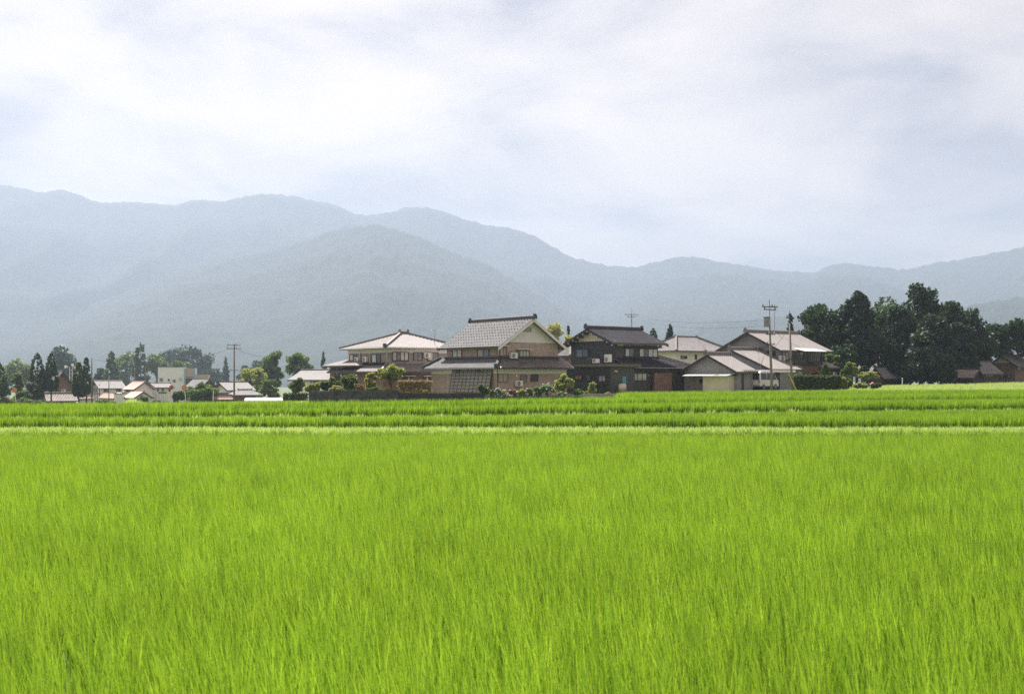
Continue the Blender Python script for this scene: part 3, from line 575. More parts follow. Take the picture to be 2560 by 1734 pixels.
# ------------------------------------------------------------------ black house
def black_house():
    v = view2; R = lambda a, b, c, d: (*v(a, b), *v(c, d))
    H = House('black_house', 'black boarded two-storey house with black tiled roof and cream gable', v(1095, 0)[0], 120.5)
    # flat-roofed wing towards us on the left, main lower storey behind it on the right
    lx = H.X(v(2105, 0)[0]); sy = 1.3
    ux0 = .55
    c = H.Y(v(905, 0)[0], 0)                        # upper storey corner
    uy0 = 1.5
    ux0 = H.X(v(905, 0)[0], uy0); ux1 = H.X(v(1560, 0)[0], uy0); uy1 = H.Y(v(230, 0)[0], ux0)
    zt = H.Z(v(0, 705)[1], 2, uy0); zg = H.Z(v(0, 432)[1], ux0, uy0); ym = (uy0 + uy1) / 2; zr = H.Z(820.5, ux0, ym)
    zf = H.Z(v(0, 512)[1], ux0, uy0)
    H.walls(ux0, ux1, uy0, uy1, [(zt - .6, zf, M_black), (zf, zg - .05, M_black)], 'upper_wall')
    H.part('frieze', MB().box(ux0 + .1, uy0 - .03, zf, ux1 - .02, uy0 - .002, zg - .1), M_cream)
    H.part('right_lit_skin', MB().box(ux0 + .02, uy0 - .02, zt - .5, ux1 - .02, uy0 - .002, zf), M_black_lit)  # thin paler skin puts the right side's light into the colour
    H.gable_x(ux0, ux1, uy0, uy1, zg, zr, .8, .85, M_tile_black, bargew=.26, barge=M_black, gable=M_cream)
    for t in (.02, .22, .42, .62, .82, .99):        # white-painted purlin ends under the gable roof
        for yy in (uy0 - .45, uy1 + .45):
            y = yy + (ym - yy) * t; k = (zr - zg) / (ym - uy0); z = zg + k * (min(y - uy0, uy1 - y)) - .32
            H.part('purlin_end', MB().box(ux0 - .8, y - .08, z - .1, ux0 - .02, y + .08, z + .08).box(ux0 - .815, y - .085, z - .105, ux0 - .80, y + .085, z + .085, 1), [M_darkwood, M_white])
    # lower storey
    ze = H.Z(v(0, 842)[1], 0, -.7); zw = H.Z(v(0, 590)[1], ux1, uy0 + 1)
    xa = H.X(v(1740, 0)[0]); 
    H.walls(0, xa, 0, uy1 - .5, [(-.3, .32, M_concrete), (.32, ze + .3, M_black_lit)]); H.walls(xa, lx, .45, uy1 - .5, [(-.3, .32, M_concrete), (.32, ze + .3, M_black_lit)])
    xr = H.X(v(1850, 0)[0], -.7); run = uy0 + .7
    H.pent('r', -.5, xr, uy0, ze, zt, run, M_tile_black, m1=run * .9); H.gutter((-.4, -.75, ze - .06), (xr, -.75, ze - .06), M_greymetal)
    # wing roof past the upper storey: half hip rising to its wall
    xw = lx + .7; rise = zw - ze; rn = xw - ux1
    H.slope((ux1 - 1.6, -.15, ze), (xw, -.15, ze), (0, 1, 0), rn, rise, 0, rn, M_tile_black); H.slope((xw, -.15, ze), (xw, 2 * rn - .15, ze), (-1, 0, 0), rn, rise, rn, rn, M_tile_black)
    H.slope((xw, 2 * rn - .15, ze), (ux1 - 1.6, 2 * rn - .15, ze), (0, -1, 0), rn, rise, rn, 0, M_tile_black)
    H.part('hip_ridge', MB().beam((xw, -.15, ze + .04), (ux1, rn - .15, zw + .04), .2, .14), M_tile_grey); H.part('hip_ridge', MB().beam((xr, -.7, ze + .04), (xr - run * .9, uy0, zt + .04), .18, .12), M_tile_grey)
    H.gutter((xr, -.2, ze - .06), (xw, -.2, ze - .06), M_greymetal)
    H.window('r', uy0 - .02, R(1052, 555, 1190, 680), 'wn'); H.window('r', uy0 - .02, R(1268, 560, 1550, 685), 'wbww'); H.window('l', ux0, R(310, 570, 500, 690), 'nb'); 
    H.panel('r', uy0 - .02, R(1030, 520, 1560, 548), M_darkwood, 'window_hood', .35); H.panel('r', uy0 - .02, R(1030, 690, 1560, 712), M_darkwood, 'window_ledge', .25)
    H.window('r', 0, R(1100, 930, 1386, 1050), 'wwww', rails=(.2,)); H.panel('r', 0, R(1390, 880, 1472, 1212), G['d'], 'entrance_shade_sheet', .02)  # flat dark sheet stands in for the shade inside the entrance
    H.panel('r', 0, R(1472, 928, 1738, 1246), M_brown2, 'tiled_porch_screen', .35); H.part('porch_post', MB().box(xa - .02, -.4, 0, xa + .12, -.25, ze), M_darkwood)
    H.pipe([(H.X(v(1468, 0)[0], -.72), -.72, ze), (H.X(v(1468, 0)[0], -.72), -.1, ze - .5)], M_greymetal)
    # flat-roofed extension
    cx = -1.75; E = H                               # its near corner sits out towards us on the left
    ey0 = H.Y(v(830, 0)[0], cx); 
    # choose the corner so that its right face meets the main wall
    py = -1.1; ex = H.X(v(830, 0)[0], py); ey1 = H.Y(v(165, 0)[0], ex); zpf = H.Z(v(0, 790)[1], ex, py); zpe = H.Z(v(0, 832)[1], ex, py)
    H.walls(ex, .002, py, ey1, [(-.35, .12, M_concrete), (.12, zpe, M_black)], 'extension_wall')
    H.part('extension_right_lit_skin', MB().box(ex + .01, py - .02, .12, -.002, py - .002, zpe), M_black_lit)  # right face of the extension coloured paler as its better-lit side
    H.part('flat_roof', MB().box(ex - .35, py - .3, zpe + .002, .6, ey1 + .2, zpf), material('brown_fascia', (.16, .135, .115), .7, .12, 2))
    H.window('l', ex, R(290, 965, 402, 1030), 'oo'); H.window('l', ex, R(470, 958, 590, 1050), 'bd'); H.window('l', ex, R(655, 965, 765, 1062), 'pp')
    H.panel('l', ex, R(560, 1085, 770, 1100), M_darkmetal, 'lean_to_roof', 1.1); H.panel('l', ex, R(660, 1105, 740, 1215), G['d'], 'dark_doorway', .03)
    H.panel('r', py - .02, R(890, 890, 930, 916), material('yellow_lamp_cover', (.65, .52, .22), .5, .05), 'yellow_wall_lamp', .14); H.panel('r', py - .02, R(1012, 985, 1066, 1092), material('teal_panel', (.10, .36, .44), .5, .06), 'teal_shutter', .06)
    H.ac('l', ex + .5, *v(825, 772), 0, 'tall white air conditioner unit on the black house flat roof', off=.1, h=.85); H.ac('l', ex + 1.6, *v(640, 785), 0, 'low white air conditioner unit on the flat roof beside the black boarded wall', off=.1, h=.5)
    # water tank on a stand
    tk = tag(empty('water_tank', H.world(ex + 1.0, py - .75, -.25), AZ), 'round white water tank on a thin stand by the black house', 'tank')
    mb = MB(); mb.tube((0, 0, .75), (0, 0, 1.35), .42, .42, 14); mb.tube((0, 0, 1.35), (0, 0, 1.45), .42, .30, 14); mb.tube((0, 0, .68), (0, 0, .75), .34, .42, 14); mb.build('body', material('ivory_plastic', (.62, .57, .49), .5, .06), tk, True)
    for a in range(4): MB().tube((.3 * math.cos(a * 1.571 + .8), .3 * math.sin(a * 1.571 + .8), 0), (.3 * math.cos(a * 1.571 + .8), .3 * math.sin(a * 1.571 + .8), .68), .025).build('leg', M_greymetal, tk)
    # television aerial on the flat roof
    a = H.world(ex + .4, H.Y(v(505, 0)[0], ex + .4), zpf); A = tag(empty('rooftop_aerial', a), 'small dark aerial on the flat roof of the black house', 'aerial'); MB().tube((0, 0, 0), (0, 0, .75), .03).build('mast', M_darkmetal, A)
    for k in range(3): MB().tube((-.3, 0, .4 + k * .13), (.3, .12, .4 + k * .13), .018).build('rod', M_darkmetal, A)
    return H
black_house()

# ------------------------------------------------------------------ pale-roofed house left of the brown one
def pale_house():
    v = view4; R = lambda a, b, c, d: (*v(a, b), *v(c, d))
    H = House('pale_roofed_house', 'two-storey house with pale pinkish hipped roof behind the garden maple', v(1482, 0)[0], 124.0)
    ux = H.X(v(1482, 0)[0]) + 9.6; uy = H.Y(v(940, 0)[0]); ze = H.Z(v(0, 482)[1]); zf = H.Z(v(0, 556)[1]); zl = H.Z(v(0, 712)[1])
    hw = (uy + 1.5) / 2; zr = H.Z(v(0, 297)[1], hw - .75, hw - .75)
    H.walls(0, ux, 0, uy, [(zl - .6, zf, M_grey_brown), (zf, ze + .05, M_plaster)], 'upper_wall')
    H.hip(0, ux, 0, uy, ze - .05, zr, .75, M_tile_pink, M_ridge_pale)
    H.part('hip_end_tile', MB().box(-.9, -.9, ze - .05, -.6, -.6, ze + .35), M_ridge); H.gutter((-.8, -.8, ze - .1), (ux, -.8, ze - .1), M_frame_white); H.gutter((-.8, -.8, ze - .1), (-.8, uy + .7, ze - .1), M_frame_white)
    H.pipe([(-.7, -.7, ze - .1), (-.06, -.06, ze - .55), (-.06, -.06, zl)], M_frame_white)
    s = 1.2; z1 = H.Z(v(0, 822)[1], 0, -s - .5); H.walls(-s, ux + .3, -s, uy + 1.0, [(-.3, .3, M_concrete), (.3, z1 + .25, M_brown2)])
    H.pent('r', -s - .7, ux + 1, 0, z1, zl, s + .7, M_tile_pink, m0=s + .7); H.pent('l', -s - .7, uy + 1.6, 0, z1, zl, s + .7, M_tile_grey, m0=s + .7)
    H.part('hip_ridge', MB().beam((-s - .7, -s - .7, z1 + .04), (0, 0, zl + .04), .2, .15), M_ridge_pale)
    H.window('r', 0, R(1552, 550, 1776, 672), 'wgww', sill=True); H.window('r', 0, R(1845, 555, 1966, 670), 'gg', M_frame); H.window('r', 0, R(2040, 555, 2186, 672), 'wg', sill=True)
    H.window('l', 0, R(965, 585, 1062, 700), 'wd'); H.window('l', 0, R(1270, 582, 1396, 698), 'wd'); H.panel('l', 0, R(940, 575, 968, 700), M_plaster, 'corner_panel', .05)
    for x in (1112, 1250): H.panel('l', 0, R(x - 4, 565, x + 4, 705), M_frame_white, 'balcony_post', .12)
    H.panel('l', 0, R(940, 702, 1482, 716), M_darkwood, 'balcony_ledge', .5)
    H.ac('l', 0, *v(1092, 700), 0, 'white air conditioner unit high on the pale house beside the end window'); H.ac('l', 0, *v(1206, 695), 0, 'white air conditioner unit on the pale house ledge between two posts'); H.ac('r', 0, *v(2016, 640), 0, 'white air conditioner unit between upper windows of the pale house')
    H.window('r', -s, R(1725, 895, 1835, 968), 'dwd', awning=M_white); H.window('r', -s, R(1980, 895, 2090, 968), 'dwd', awning=M_white)
    H.window('l', -s, R(830, 850, 870, 900), 'w')
    # single-storey wing to the far left with a bright hipped roof
    wy0 = uy - 1; wx = -1.2; zwe = H.Z(v(0, 748)[1], wx, uy + 3); zwr = H.Z(v(0, 600)[1], 2, uy + 3.4); wy1 = H.Y(v(690, 0)[0], wx)
    H.walls(wx, wx + 6, wy0, wy1, [(-.3, zwe + .1, M_brown2)], 'wing_wall'); H.hip(wx, wx + 6, wy0 - 3, wy1, zwe, zwr, .7, M_tile_pink, M_ridge_pale, axis='y', hips=False)
    H.window('l', wx, R(765, 770, 820, 870), 'd')
    return H
pale_house()


# ------------------------------------------------------------------ white house behind the black one
def simple_house(name, label, px, D, wx, wy, py_eave, py_ridge, kind, rmat, bands, ov=.6, og=.6, ridge=None, az=AZ, gable=None, cat='house', zbase=None, group=None):
    """a plainer house: wx and wy are its left and right wall ends in photo pixels"""
    H = House(name, label, px, D, cat, az, group, zbase); H.rk = .55; x1 = H.X(wx); y1 = H.Y(wy); ze = H.Z(py_eave)
    if kind == 'gx': zr = H.Z(py_ridge, 0, y1 / 2)
    elif kind == 'gy': zr = H.Z(py_ridge, x1 / 2, 0)
    else: hw = (min(x1, y1)) / 2; zr = H.Z(py_ridge, hw, hw)
    bl = []; z0 = -.4
    for fr, m in bands: z1 = ze * fr; bl.append((z0, z1, m)); z0 = z1
    bl[-1] = (bl[-1][0], ze + .02, bl[-1][2]); H.walls(0, x1, 0, y1, bl)
    if kind == 'gx': H.gable_x(0, x1, 0, y1, ze, zr, ov, og, rmat, ridge, gable=gable or bands[-1][1])
    elif kind == 'gy': H.gable_y(0, x1, 0, y1, ze, zr, ov, og, rmat, ridge, gable=gable or bands[-1][1])
    else: H.hip(0, x1, 0, y1, ze, zr, ov, rmat, ridge, axis='x' if x1 > y1 else 'y', hips=kind != 'hn')
    H.x1, H.y1, H.ze, H.zr = x1, y1, ze, zr
    return H
def Q(v): return lambda a, b, c, d: (*v(a, b), *v(c, d))
r2, r3, r4, r5, r6, r7 = Q(view2), Q(view3), Q(view4), Q(view5), Q(view6), Q(view7)
H5 = simple_house('white_house', 'white-walled house with pale grey hipped roof behind the black house', view2(1835, 0)[0], 152, view3(430, 0)[0], view2(1380, 0)[0], view2(0, 592)[1], view2(0, 375)[1], 'h', M_tile_grey, [(1, M_plaster)], .9, ridge=M_ridge_pale)
H5.window('r', 0, r2(1905, 668, 2000, 715), 'gd'); H5.window('r', 0, r2(2122, 650, 2152, 725), 'd'); H5.window('l', 0, r2(1575, 490, 1620, 550), 'd')
HB = simple_house('tiled_shed', 'small brown house with silver roof peeping out between brown and black houses', view1(2240, 0)[0], 140, view1(2420, 0)[0], view1(2085, 0)[0], view1(0, 668)[1], view1(0, 470)[1], 'h', M_tile_silver, [(1, M_brown2)], .6)
HB.window('l', 0, (*view1(2150, 690), *view1(2200, 735)), 'd')
# house with the long low roof, far left of the pale house
H0 = simple_house('long_roofed_house', 'low house with wide grey roof left of the pale-roofed house', view4(705, 0)[0], 150, view4(1000, 0)[0], view4(175, 0)[0], view4(0, 905)[1], view4(0, 800)[1], 'gy', M_tile_grey, [(1, M_plaster_grey)], .5)
H0.window('l', 0, r4(430, 950, 520, 1010), 'gd'); H0.window('l', 0, r4(205, 945, 260, 1000), 'd')

# ------------------------------------------------------------------ boarded house with three stepped gables, carport and vans
def gabled_house():
    v = view3
    H = House('gabled_house', 'grey boarded house with tall gable and dusty pink tiled roof behind two utility poles', v(1225, 0)[0], 131)
    x1 = H.X(v(1835, 0)[0]); y1 = H.Y(v(400, 0)[0]); ze = H.Z(v(0, 800)[1]); ym = y1 / 2; zr = H.Z(v(0, 580)[1], 0, ym); zl = H.Z(v(0, 1010)[1])
    H.walls(0, x1, 0, y1, [(-.3, ze + .02, M_board)]); H.gable_x(0, x1, 0, y1, ze, zr, .9, .9, M_tile_pink, M_ridge_pale, gable=M_board)
    s = 1.4; zb = H.Z(v(0, 1092)[1], 1, -s - .6); xl = H.X(v(2110, 0)[0], -s)
    H.walls(-.5, xl, -s, y1 - .5, [(-.3, zb + .2, M_brownwood)], 'lower_wall')
    H.pent('r', -1.2, H.X(v(1560, 0)[0], -s - .6), 0, zb, zl, s + .7, M_tile_pink, m1=.6)
    xw = H.X(v(2190, 0)[0], -s - .6); rn = 3.6; zw = H.Z(v(0, 945)[1], x1, 1.5); H.slope((x1 - 2.5, -s - .7, zb), (xw, -s - .7, zb), (0, 1, 0), rn, zw - zb, 0, rn, M_tile_pink); H.slope((xw, -s - .7, zb), (xw, -s - .7 + 2 * rn, zb), (-1, 0, 0), rn, zw - zb, rn, rn, M_tile_pink)
    R = r3
    H.window('l', 0, R(1042, 848, 1155, 930), 'dwd'); H.window('r', 0, R(1245, 845, 1350, 985), 'tw', M_frame_red); H.window('r', 0, R(1400, 850, 1560, 960), 'dgw')
    # dark timber balcony under the eaves
    bx0, bx1 = H.X(v(1400, 0)[0], -1.3), H.X(v(1830, 0)[0], -1.3); zb0 = H.Z(v(0, 1040)[1], bx0, -1.3); zb1 = H.Z(v(0, 845)[1], bx0, -1.3)
    b = H.part('balcony', MB().box(bx0, -1.35, zb0 - .12, bx1, -.002, zb0), M_darkwood)
    for i in range(16): H.part('baluster', MB().box(bx0 + (bx1 - bx0) * i / 15 - .04, -1.34, zb0, bx0 + (bx1 - bx0) * i / 15 + .04, -1.26, zb0 + .95), M_darkwood, b)
    H.part('handrail', MB().box(bx0 - .05, -1.36, zb0 + .95, bx1 + .05, -1.24, zb0 + 1.03), M_darkwood, b)
    for x in (bx0 + .1, (bx0 + bx1) / 2, bx1 - .1): H.part('balcony_post', MB().box(x - .06, -1.33, .1, x + .06, -1.21, zb1), M_darkwood, b)
    H.part('balcony_awning', MB().prism([(bx0 + 1.4, -1.9, zb1 - .1), (bx1 + .1, -1.9, zb1 - .1), (bx1 + .1, -.1, zb1 + .28), (bx0 + 1.4, -.1, zb1 + .28)], (0, 0, .05)), M_white, b)
    H.window('r', -s, R(1410, 1160, 1520, 1225), 'wgw'); H.window('r', -s, R(1975, 1150, 2105, 1225), 'wgw')
    H.ac('r', 0, *v(1228, 1002), 0, 'white air conditioner unit against the grey boarded gable wall')
    # television mast
    A = tag(empty('roof_aerial', H.world(x1 * .55, ym, zr + .2)), 'tall thin aerial mast above the pink tiled roof', 'aerial'); MB().tube((0, 0, 0), (0, 0, 3.2), .03).build('mast', M_greymetal, A)
    for k in range(4): MB().tube((-.5, 0, 2.4 + k * .22), (.5, .1, 2.4 + k * .22), .015).build('rod', M_greymetal, A)
gabled_house()
def annexes():
    v = view3; R = r3
    # middle annex
    H = House('middle_annex', 'narrow boarded annex with stepped tiled roof between the shed and the gabled house', v(1085, 0)[0], 126.0)
    x1 = H.X(v(1545, 0)[0]); yl = H.Y(v(545, 0)[0]); ze = H.Z(v(0, 1092)[1]); zr = H.Z(v(0, 832)[1], 0, yl); H.walls(0, x1, 0, yl * 1.2, [(-.3, ze, M_board)])
    H.gable_x(0, x1 - 1.2, 0, 2 * yl, ze, zr, .6, .5, M_tile_pink, M_ridge_pale, gable=M_board)
    # garage shed towards us
    H = House('garage_shed', 'low boarded shed with cream wall, small gable and dusty pink roof', v(600, 0)[0], 119.0)
    x1 = H.X(v(925, 0)[0], -.5) ; y1 = H.Y(v(-170, 0)[0]); ze = H.Z(v(0, 1128)[1]); ym = y1 / 2; zr = H.Z(v(0, 905)[1], 0, ym)
    H.walls(0, x1 - .5, 0, y1, [(-.3, ze, M_board)]); H.gable_x(0, x1 - .5, 0, y1, ze, zr, .5, .55, M_tile_pink, M_ridge_pale, gable=M_board)
    H.part('lower_beam', MB().box(-.08, -.1, ze - .62, -.003, y1 + .1, ze - .42), M_darkmetal)
    ya, yb = H.Y(v(500, 0)[0], -.6), H.Y(v(128, 0)[0], -.6); zt = H.Z(v(0, 1215)[1], -.6, ya); H.part('cream_lean_to', MB().box(-.9, ya, -.3, -.01, yb, zt), M_cream)
    H.part('white_awning', MB().prism([(-1.35, ya - .2, zt - .02), (-1.35, y1 - 1, zt - .02), (-.01, y1 - 1, zt + .22), (-.01, ya - .2, zt + .22)], (0, 0, .05)), M_white)
    H.window('l', -.01, R(45, 1245, 112, 1345), 'd', M_frame_white); H.panel('l', -.01, R(45, 1345, 112, 1468), M_greymetal, 'door_panel', .05); H.panel('l', -.01, R(0, 1225, 44, 1470), material('tan_board', (.36, .28, .20), .8, .1), 'tan_board_wall', .04)
    # carport roof on posts, open towards us
    K = tag(empty('carport', H.world(x1 + 2.6, .2, 0), AZ), 'flat-roofed dark carport with white beam sheltering two vans', 'carport'); zc = H.Z(v(0, 1150)[1], x1 + 1, 0)
    xa, xb = .3 - x1 - 2.3, 3.4; MB().box(xa, -.5, zc, xb, 6.5, zc + .12).build('flat_roof', M_greymetal, K); MB().box(xa, -.56, zc - .1, xb, -.502, zc + .16).build('white_beam', M_white, K)
    for x in (xa + .15, -.2, xb - .15): MB().box(x - .06, -.4, -.2, x + .06, -.28, zc).build('post', M_darkmetal, K)
    MB().box(xa, 6.3, -.3, xb, 6.42, zc).build('back_wall', M_brownwood, K); MB().box(1.2, 1.6, -.3, xb, 1.72, zc).build('boarded_screen', M_brownwood, K)
    for i in range(9): MB().box(1.22 + i * .245, 1.575, -.28, 1.43 + i * .245, 1.598, zc - .05).build('plank', M_brownwood, K)
    return H
HG = annexes()

def van(name, label, loc, rz, L, Wd, Ht, paint, seed=0):
    """cab-over light van: nose at +x"""
    T = tag(empty(name, loc, rz), label, 'van', 'vans under the carport'); h = Wd / 2
    prof = [(-L / 2, .32), (-L / 2, .95), (-L / 2 + .10, Ht - .12), (-L / 2 + .28, Ht), (L / 2 - 1.05, Ht), (L / 2 - .85, Ht - .06), (L / 2 - .30, 1.08), (L / 2 - .04, .92), (L / 2, .32)]
    mb = MB(); n = len(prof); ring = lambda y, k: [(x, y * (1 - .10 * max(0, (z - .95)) / (Ht - .95)) * k, z) for x, z in prof]
    vs = ring(-h + .05, 1) + ring(h - .05, 1); ins = [(x, z) for x, z in prof]
    vs = [(x, -h * (1 - .09 * max(0, z - .95)), z) for x, z in prof] + [(x, h * (1 - .09 * max(0, z - .95)), z) for x, z in prof]
    mb.add(vs, [tuple(range(n)), tuple(range(2 * n - 1, n - 1, -1))] + [(i, n + i, n + (i + 1) % n, (i + 1) % n) for i in range(n)]); body = mb.build('body', paint, T)
    bv = body.modifiers.new('bevel', 'BEVEL'); bv.width = .05; bv.segments = 3; bv.limit_method = 'ANGLE'
    gl = glass('van_window', (.02, .023, .028)); z0, z1 = 1.02, Ht - .18
    def side(x0, x1, sg, sl=0.0):
        y0 = sg * (h * (1 - .09 * (z0 - .95)) + .004); y1 = sg * (h * (1 - .09 * (z1 - .95)) + .004)
        return MB().prism([(x0, y0, z0), (x1, y0, z0), (x1 - sl, y1, z1), (x0 + .02, y1, z1)], (0, sg * .012, 0))
    for sg in (-1, 1):
        side(-L / 2 + .18, -L / 2 + 1.15, sg).build('side_window', gl, T); side(-L / 2 + 1.25, -L / 2 + 2.05, sg).build('side_window', gl, T); side(-L / 2 + 2.15, L / 2 - .42, sg, .38).build('front_side_window', gl, T)
        for wx in (-L / 2 + .62, L / 2 - .62):
            w = MB().tube((wx, sg * (h - .16), .28), (wx, sg * (h + .012), .28), .28, n=18).build('wheel', M_darkmetal, T); MB().tube((wx, sg * (h + .004), .28), (wx, sg * (h + .022), .28), .17, n=14).build('rim', M_greymetal, w)
        MB().box(-L / 2 - .015, sg * (h - .16) - .06, .62, -L / 2 + .01, sg * (h - .16) + .06, .98).build('tail_light', material('tail_light_red', (.35, .03, .02), .3, .05), T)
        MB().box(L / 2 - .03, sg * (h - .25) - .12, .66, L / 2 + .012, sg * (h - .25) + .12, .84).build('headlight', G['w'], T); MB().box(-L / 2 + 2.2, sg * (h + .005), .88, -L / 2 + 2.34, sg * (h + .03), .92).build('door_handle', M_darkmetal, T)
    MB().prism([(-L / 2 - .006, -h + .14, 1.0), (-L / 2 - .006, h - .14, 1.0), (-L / 2 + .082, h - .2, Ht - .16), (-L / 2 + .082, -h + .2, Ht - .16)], (-.012, 0, 0)).build('rear_window', gl, T)
    MB().prism([(L / 2 - .28, -h + .12, 1.12), (L / 2 - .28, h - .12, 1.12), (L / 2 - .80, h - .2, Ht - .1), (L / 2 - .80, -h + .2, Ht - .1)], (.014, 0, .008)).build('windscreen', gl, T)
    MB().box(-L / 2 - .05, -h + .06, .30, -L / 2 + .05, h - .06, .46).build('rear_bumper', M_greymetal, T); MB().box(L / 2 - .05, -h + .06, .28, L / 2 + .05, h - .06, .46).build('front_bumper', M_greymetal, T)
    MB().box(-L / 2 - .022, -.17, .52, -L / 2 - .008, .17, .68).build('number_plate', M_white, T)
    return T
M_vanwhite = material('white_van_paint', (.70, .70, .69), .3, .03, 2, spec=.5); M_vangrey = material('pale_beige_van_paint', (.50, .47, .43), .35, .03, 2, spec=.5)
def on_ground(px, d, dz=0.0): p = ground_at(px, d); p.z += dz; return p
van('white_van', 'white light van parked under the carport behind the pole', on_ground(view3(985, 0)[0], 121.5, .28), AZ + .1, 3.4, 1.48, 1.9, M_vanwhite)
van('beige_van', 'pale beige van seen from behind in the carport shade', on_ground(view3(772, 0)[0], 124, .28), AZ + math.pi / 2 + .25, 3.3, 1.45, 1.62, M_vangrey)
ap = [HG.world(-.5, -2.2, 0), HG.world(10, -2.4, 0), HG.world(10.5, 7, 0), HG.world(1, 7, 0)]
def apron():
    mb = MB(); zz = [gz(p.x, p.y) for p in ap]; top = max(zz) + .12
    mb.prism([(p.x, p.y, top - .9) for p in ap], (0, 0, .9)); tag(mb.build('forecourt', M_concrete), 'pale concrete forecourt before the carport', kind='structure')
    return top
apron()

# ------------------------------------------------------------------ houses on the right, by and behind the grove
HR = simple_house('shaded_farmhouse', 'dark farmhouse with sunlit pale roof slope half hidden by the grove', view7(950, 0)[0], 172, view7(1120, 0)[0], view7(690, 0)[0], view7(0, 850)[1], view7(0, 640)[1], 'gy', M_tile_pink, [(1, M_darkwood)], 1.0, .4, gable=M_darkwood)
HR2 = simple_house('grove_shed', 'low dark shed with grey roof under the grove trees', view7(900, 0)[0], 158, view7(1075, 0)[0], view7(790, 0)[0], view7(0, 940)[1], view7(0, 872)[1], 'gx', M_tile_grey, [(1, M_brownwood)], .6, .3)
HR3 = simple_house('brown_boarded_house', 'brown boarded house with dark grey roof at the edge of the grove', view7(1835, 0)[0], 164, view7(2070, 0)[0], view7(1640, 0)[0], view7(0, 900)[1], view7(0, 818)[1], 'gx', M_tile_dark, [(1, M_brownwood)], .7, .4, gable=M_board)
HR3.window('r', 0, r7(1935, 940, 2015, 970), 'ggg')
HR3b = simple_house('timber_lean_to', 'low timber store with sunlit rusty roof in front of the brown boarded house', view7(1815, 0)[0], 158, view7(1900, 0)[0], view7(1600, 0)[0], view7(0, 950)[1], view7(0, 893)[1], 'gy', M_tile_old, [(1, M_darkwood)], .5, .3)
HR4 = simple_house('grey_gabled_house', 'house with pale grey gable at the far right edge of the village', view7(2235, 0)[0], 176, view7(2420, 0)[0], view7(2010, 0)[0], view7(0, 828)[1], view7(0, 752)[1], 'gx', M_tile_grey, [(1, M_brown2)], .9, .7, gable=M_plaster_grey)
HR4.window('l', 0, r7(2080, 945, 2200, 985), 'gdg'); HR4.window('r', 0, r7(2250, 860, 2300, 900), 'g')

# ------------------------------------------------------------------ distant village on the left
A5 = R_(30)
HL = simple_house('old_farmhouse', 'old brown farmhouse with steep grey roof behind four conical cypresses', view5(830, 0)[0], 230, view5(1165, 0)[0], view5(420, 0)[0], view5(0, 860)[1], view5(0, 630)[1], 'gy', M_tile_grey, [(1, M_brown2)], 1.0, .9, gable=M_brown2)
HL.window('r', 0, r5(860, 905, 900, 960), 't'); HL.window('r', 0, r5(705, 880, 770, 940), 't'); HL.ac('r', 0, *view5(1020, 970), 0, 'white air conditioner unit on the old farmhouse wall')
HL2 = simple_house('farmhouse_annex', 'low annex with mottled brown roof in front of the old farmhouse', view5(760, 0)[0], 222, view5(1225, 0)[0], view5(700, 0)[0], view5(0, 1068)[1], view5(0, 985)[1], 'gx', M_tile_old, [(1, M_brown2)], .7, .3)
for a, b, k in ((765, 808, 't'), (850, 895, 't'), (1035, 1075, 't'), (1165, 1180, 'w')): HL2.window('r', 0, r5(a, 1105, b, 1190), k, M_darkwood)
HL6 = simple_house('white_storehouse', 'small white storehouse between the cypresses', view5(1300, 0)[0], 235, view5(1480, 0)[0], view5(1265, 0)[0], view5(0, 1045)[1], view5(0, 985)[1], 'gx', M_tile_orange, [(1, M_plaster)], .4, .3)
HLb = simple_house('half_timbered_house', 'white house with dark timber stripes and pale grey roof beside a thin pole', view5(1625, 0)[0], 250, view5(1995, 0)[0], view5(1490, 0)[0], view5(0, 885)[1], view5(0, 785)[1], 'gx', M_tile_grey, [(1, M_plaster)], .7, .6, M_ridge_pale)
HLb.window('r', 0, r5(1672, 905, 1750, 965), 'dg'); HLb.window('r', 0, r5(1870, 900, 1955, 965), 'gd'); HLb.window('l', 0, r5(1515, 905, 1560, 965), 'd')
for x in (1500, 1535, 1570, 1605): HLb.panel('l', 0, r5(x - 4, 800 + abs(x - 1535) * .6, x + 4, 1150), M_darkwood, 'timber_stripe', .06)
HLb.panel('l', 0, r5(1490, 985, 1622, 995), M_darkwood, 'timber_rail', .07)
HLc = simple_house('red_roofed_porch', 'low white building with bright orange-red roof before the half-timbered house', view5(1850, 0)[0], 238, view5(2000, 0)[0], view5(1620, 0)[0], view5(0, 1045)[1], view5(0, 985)[1], 'gy', M_tile_orange, [(1, M_plaster)], .4, .3)
HLc.window('l', 0, r5(1700, 1070, 1755, 1115), 'd'); HLc.panel('r', 0, r5(1860, 1060, 1995, 1160), material('tan_garage_door', (.55, .42, .32), .7, .06), 'garage_door', .05)
HLw = simple_house('white_box_shed', 'white flat box standing beside the orange-red roof', view5(1860, 0)[0], 234, view5(1998, 0)[0], view5(1840, 0)[0], view5(0, 985)[1], view5(0, 975)[1], 'h', M_white, [(1, M_white)], .1)
HLd = simple_house('orange_roofed_house', 'house with two faded orange roofs and grey walls in the distant village', view5(2190, 0)[0], 246, view6(250, 0)[0], view5(2020, 0)[0], view5(0, 895)[1], view5(0, 800)[1], 'gy', M_tile_orange, [(1, M_plaster_grey)], .6, .4, M_tile_orange)
HLd.window('l', 0, r5(2040, 895, 2100, 960), 'd')
HLd2 = simple_house('orange_roofed_annex', 'low annex with faded orange roof before the orange-roofed house', view5(2180, 0)[0], 240, view6(230, 0)[0], view5(2015, 0)[0], view5(0, 1040)[1], view5(0, 955)[1], 'gy', M_tile_orange, [(1, M_plaster_grey)], .5, .4, M_tile_orange)
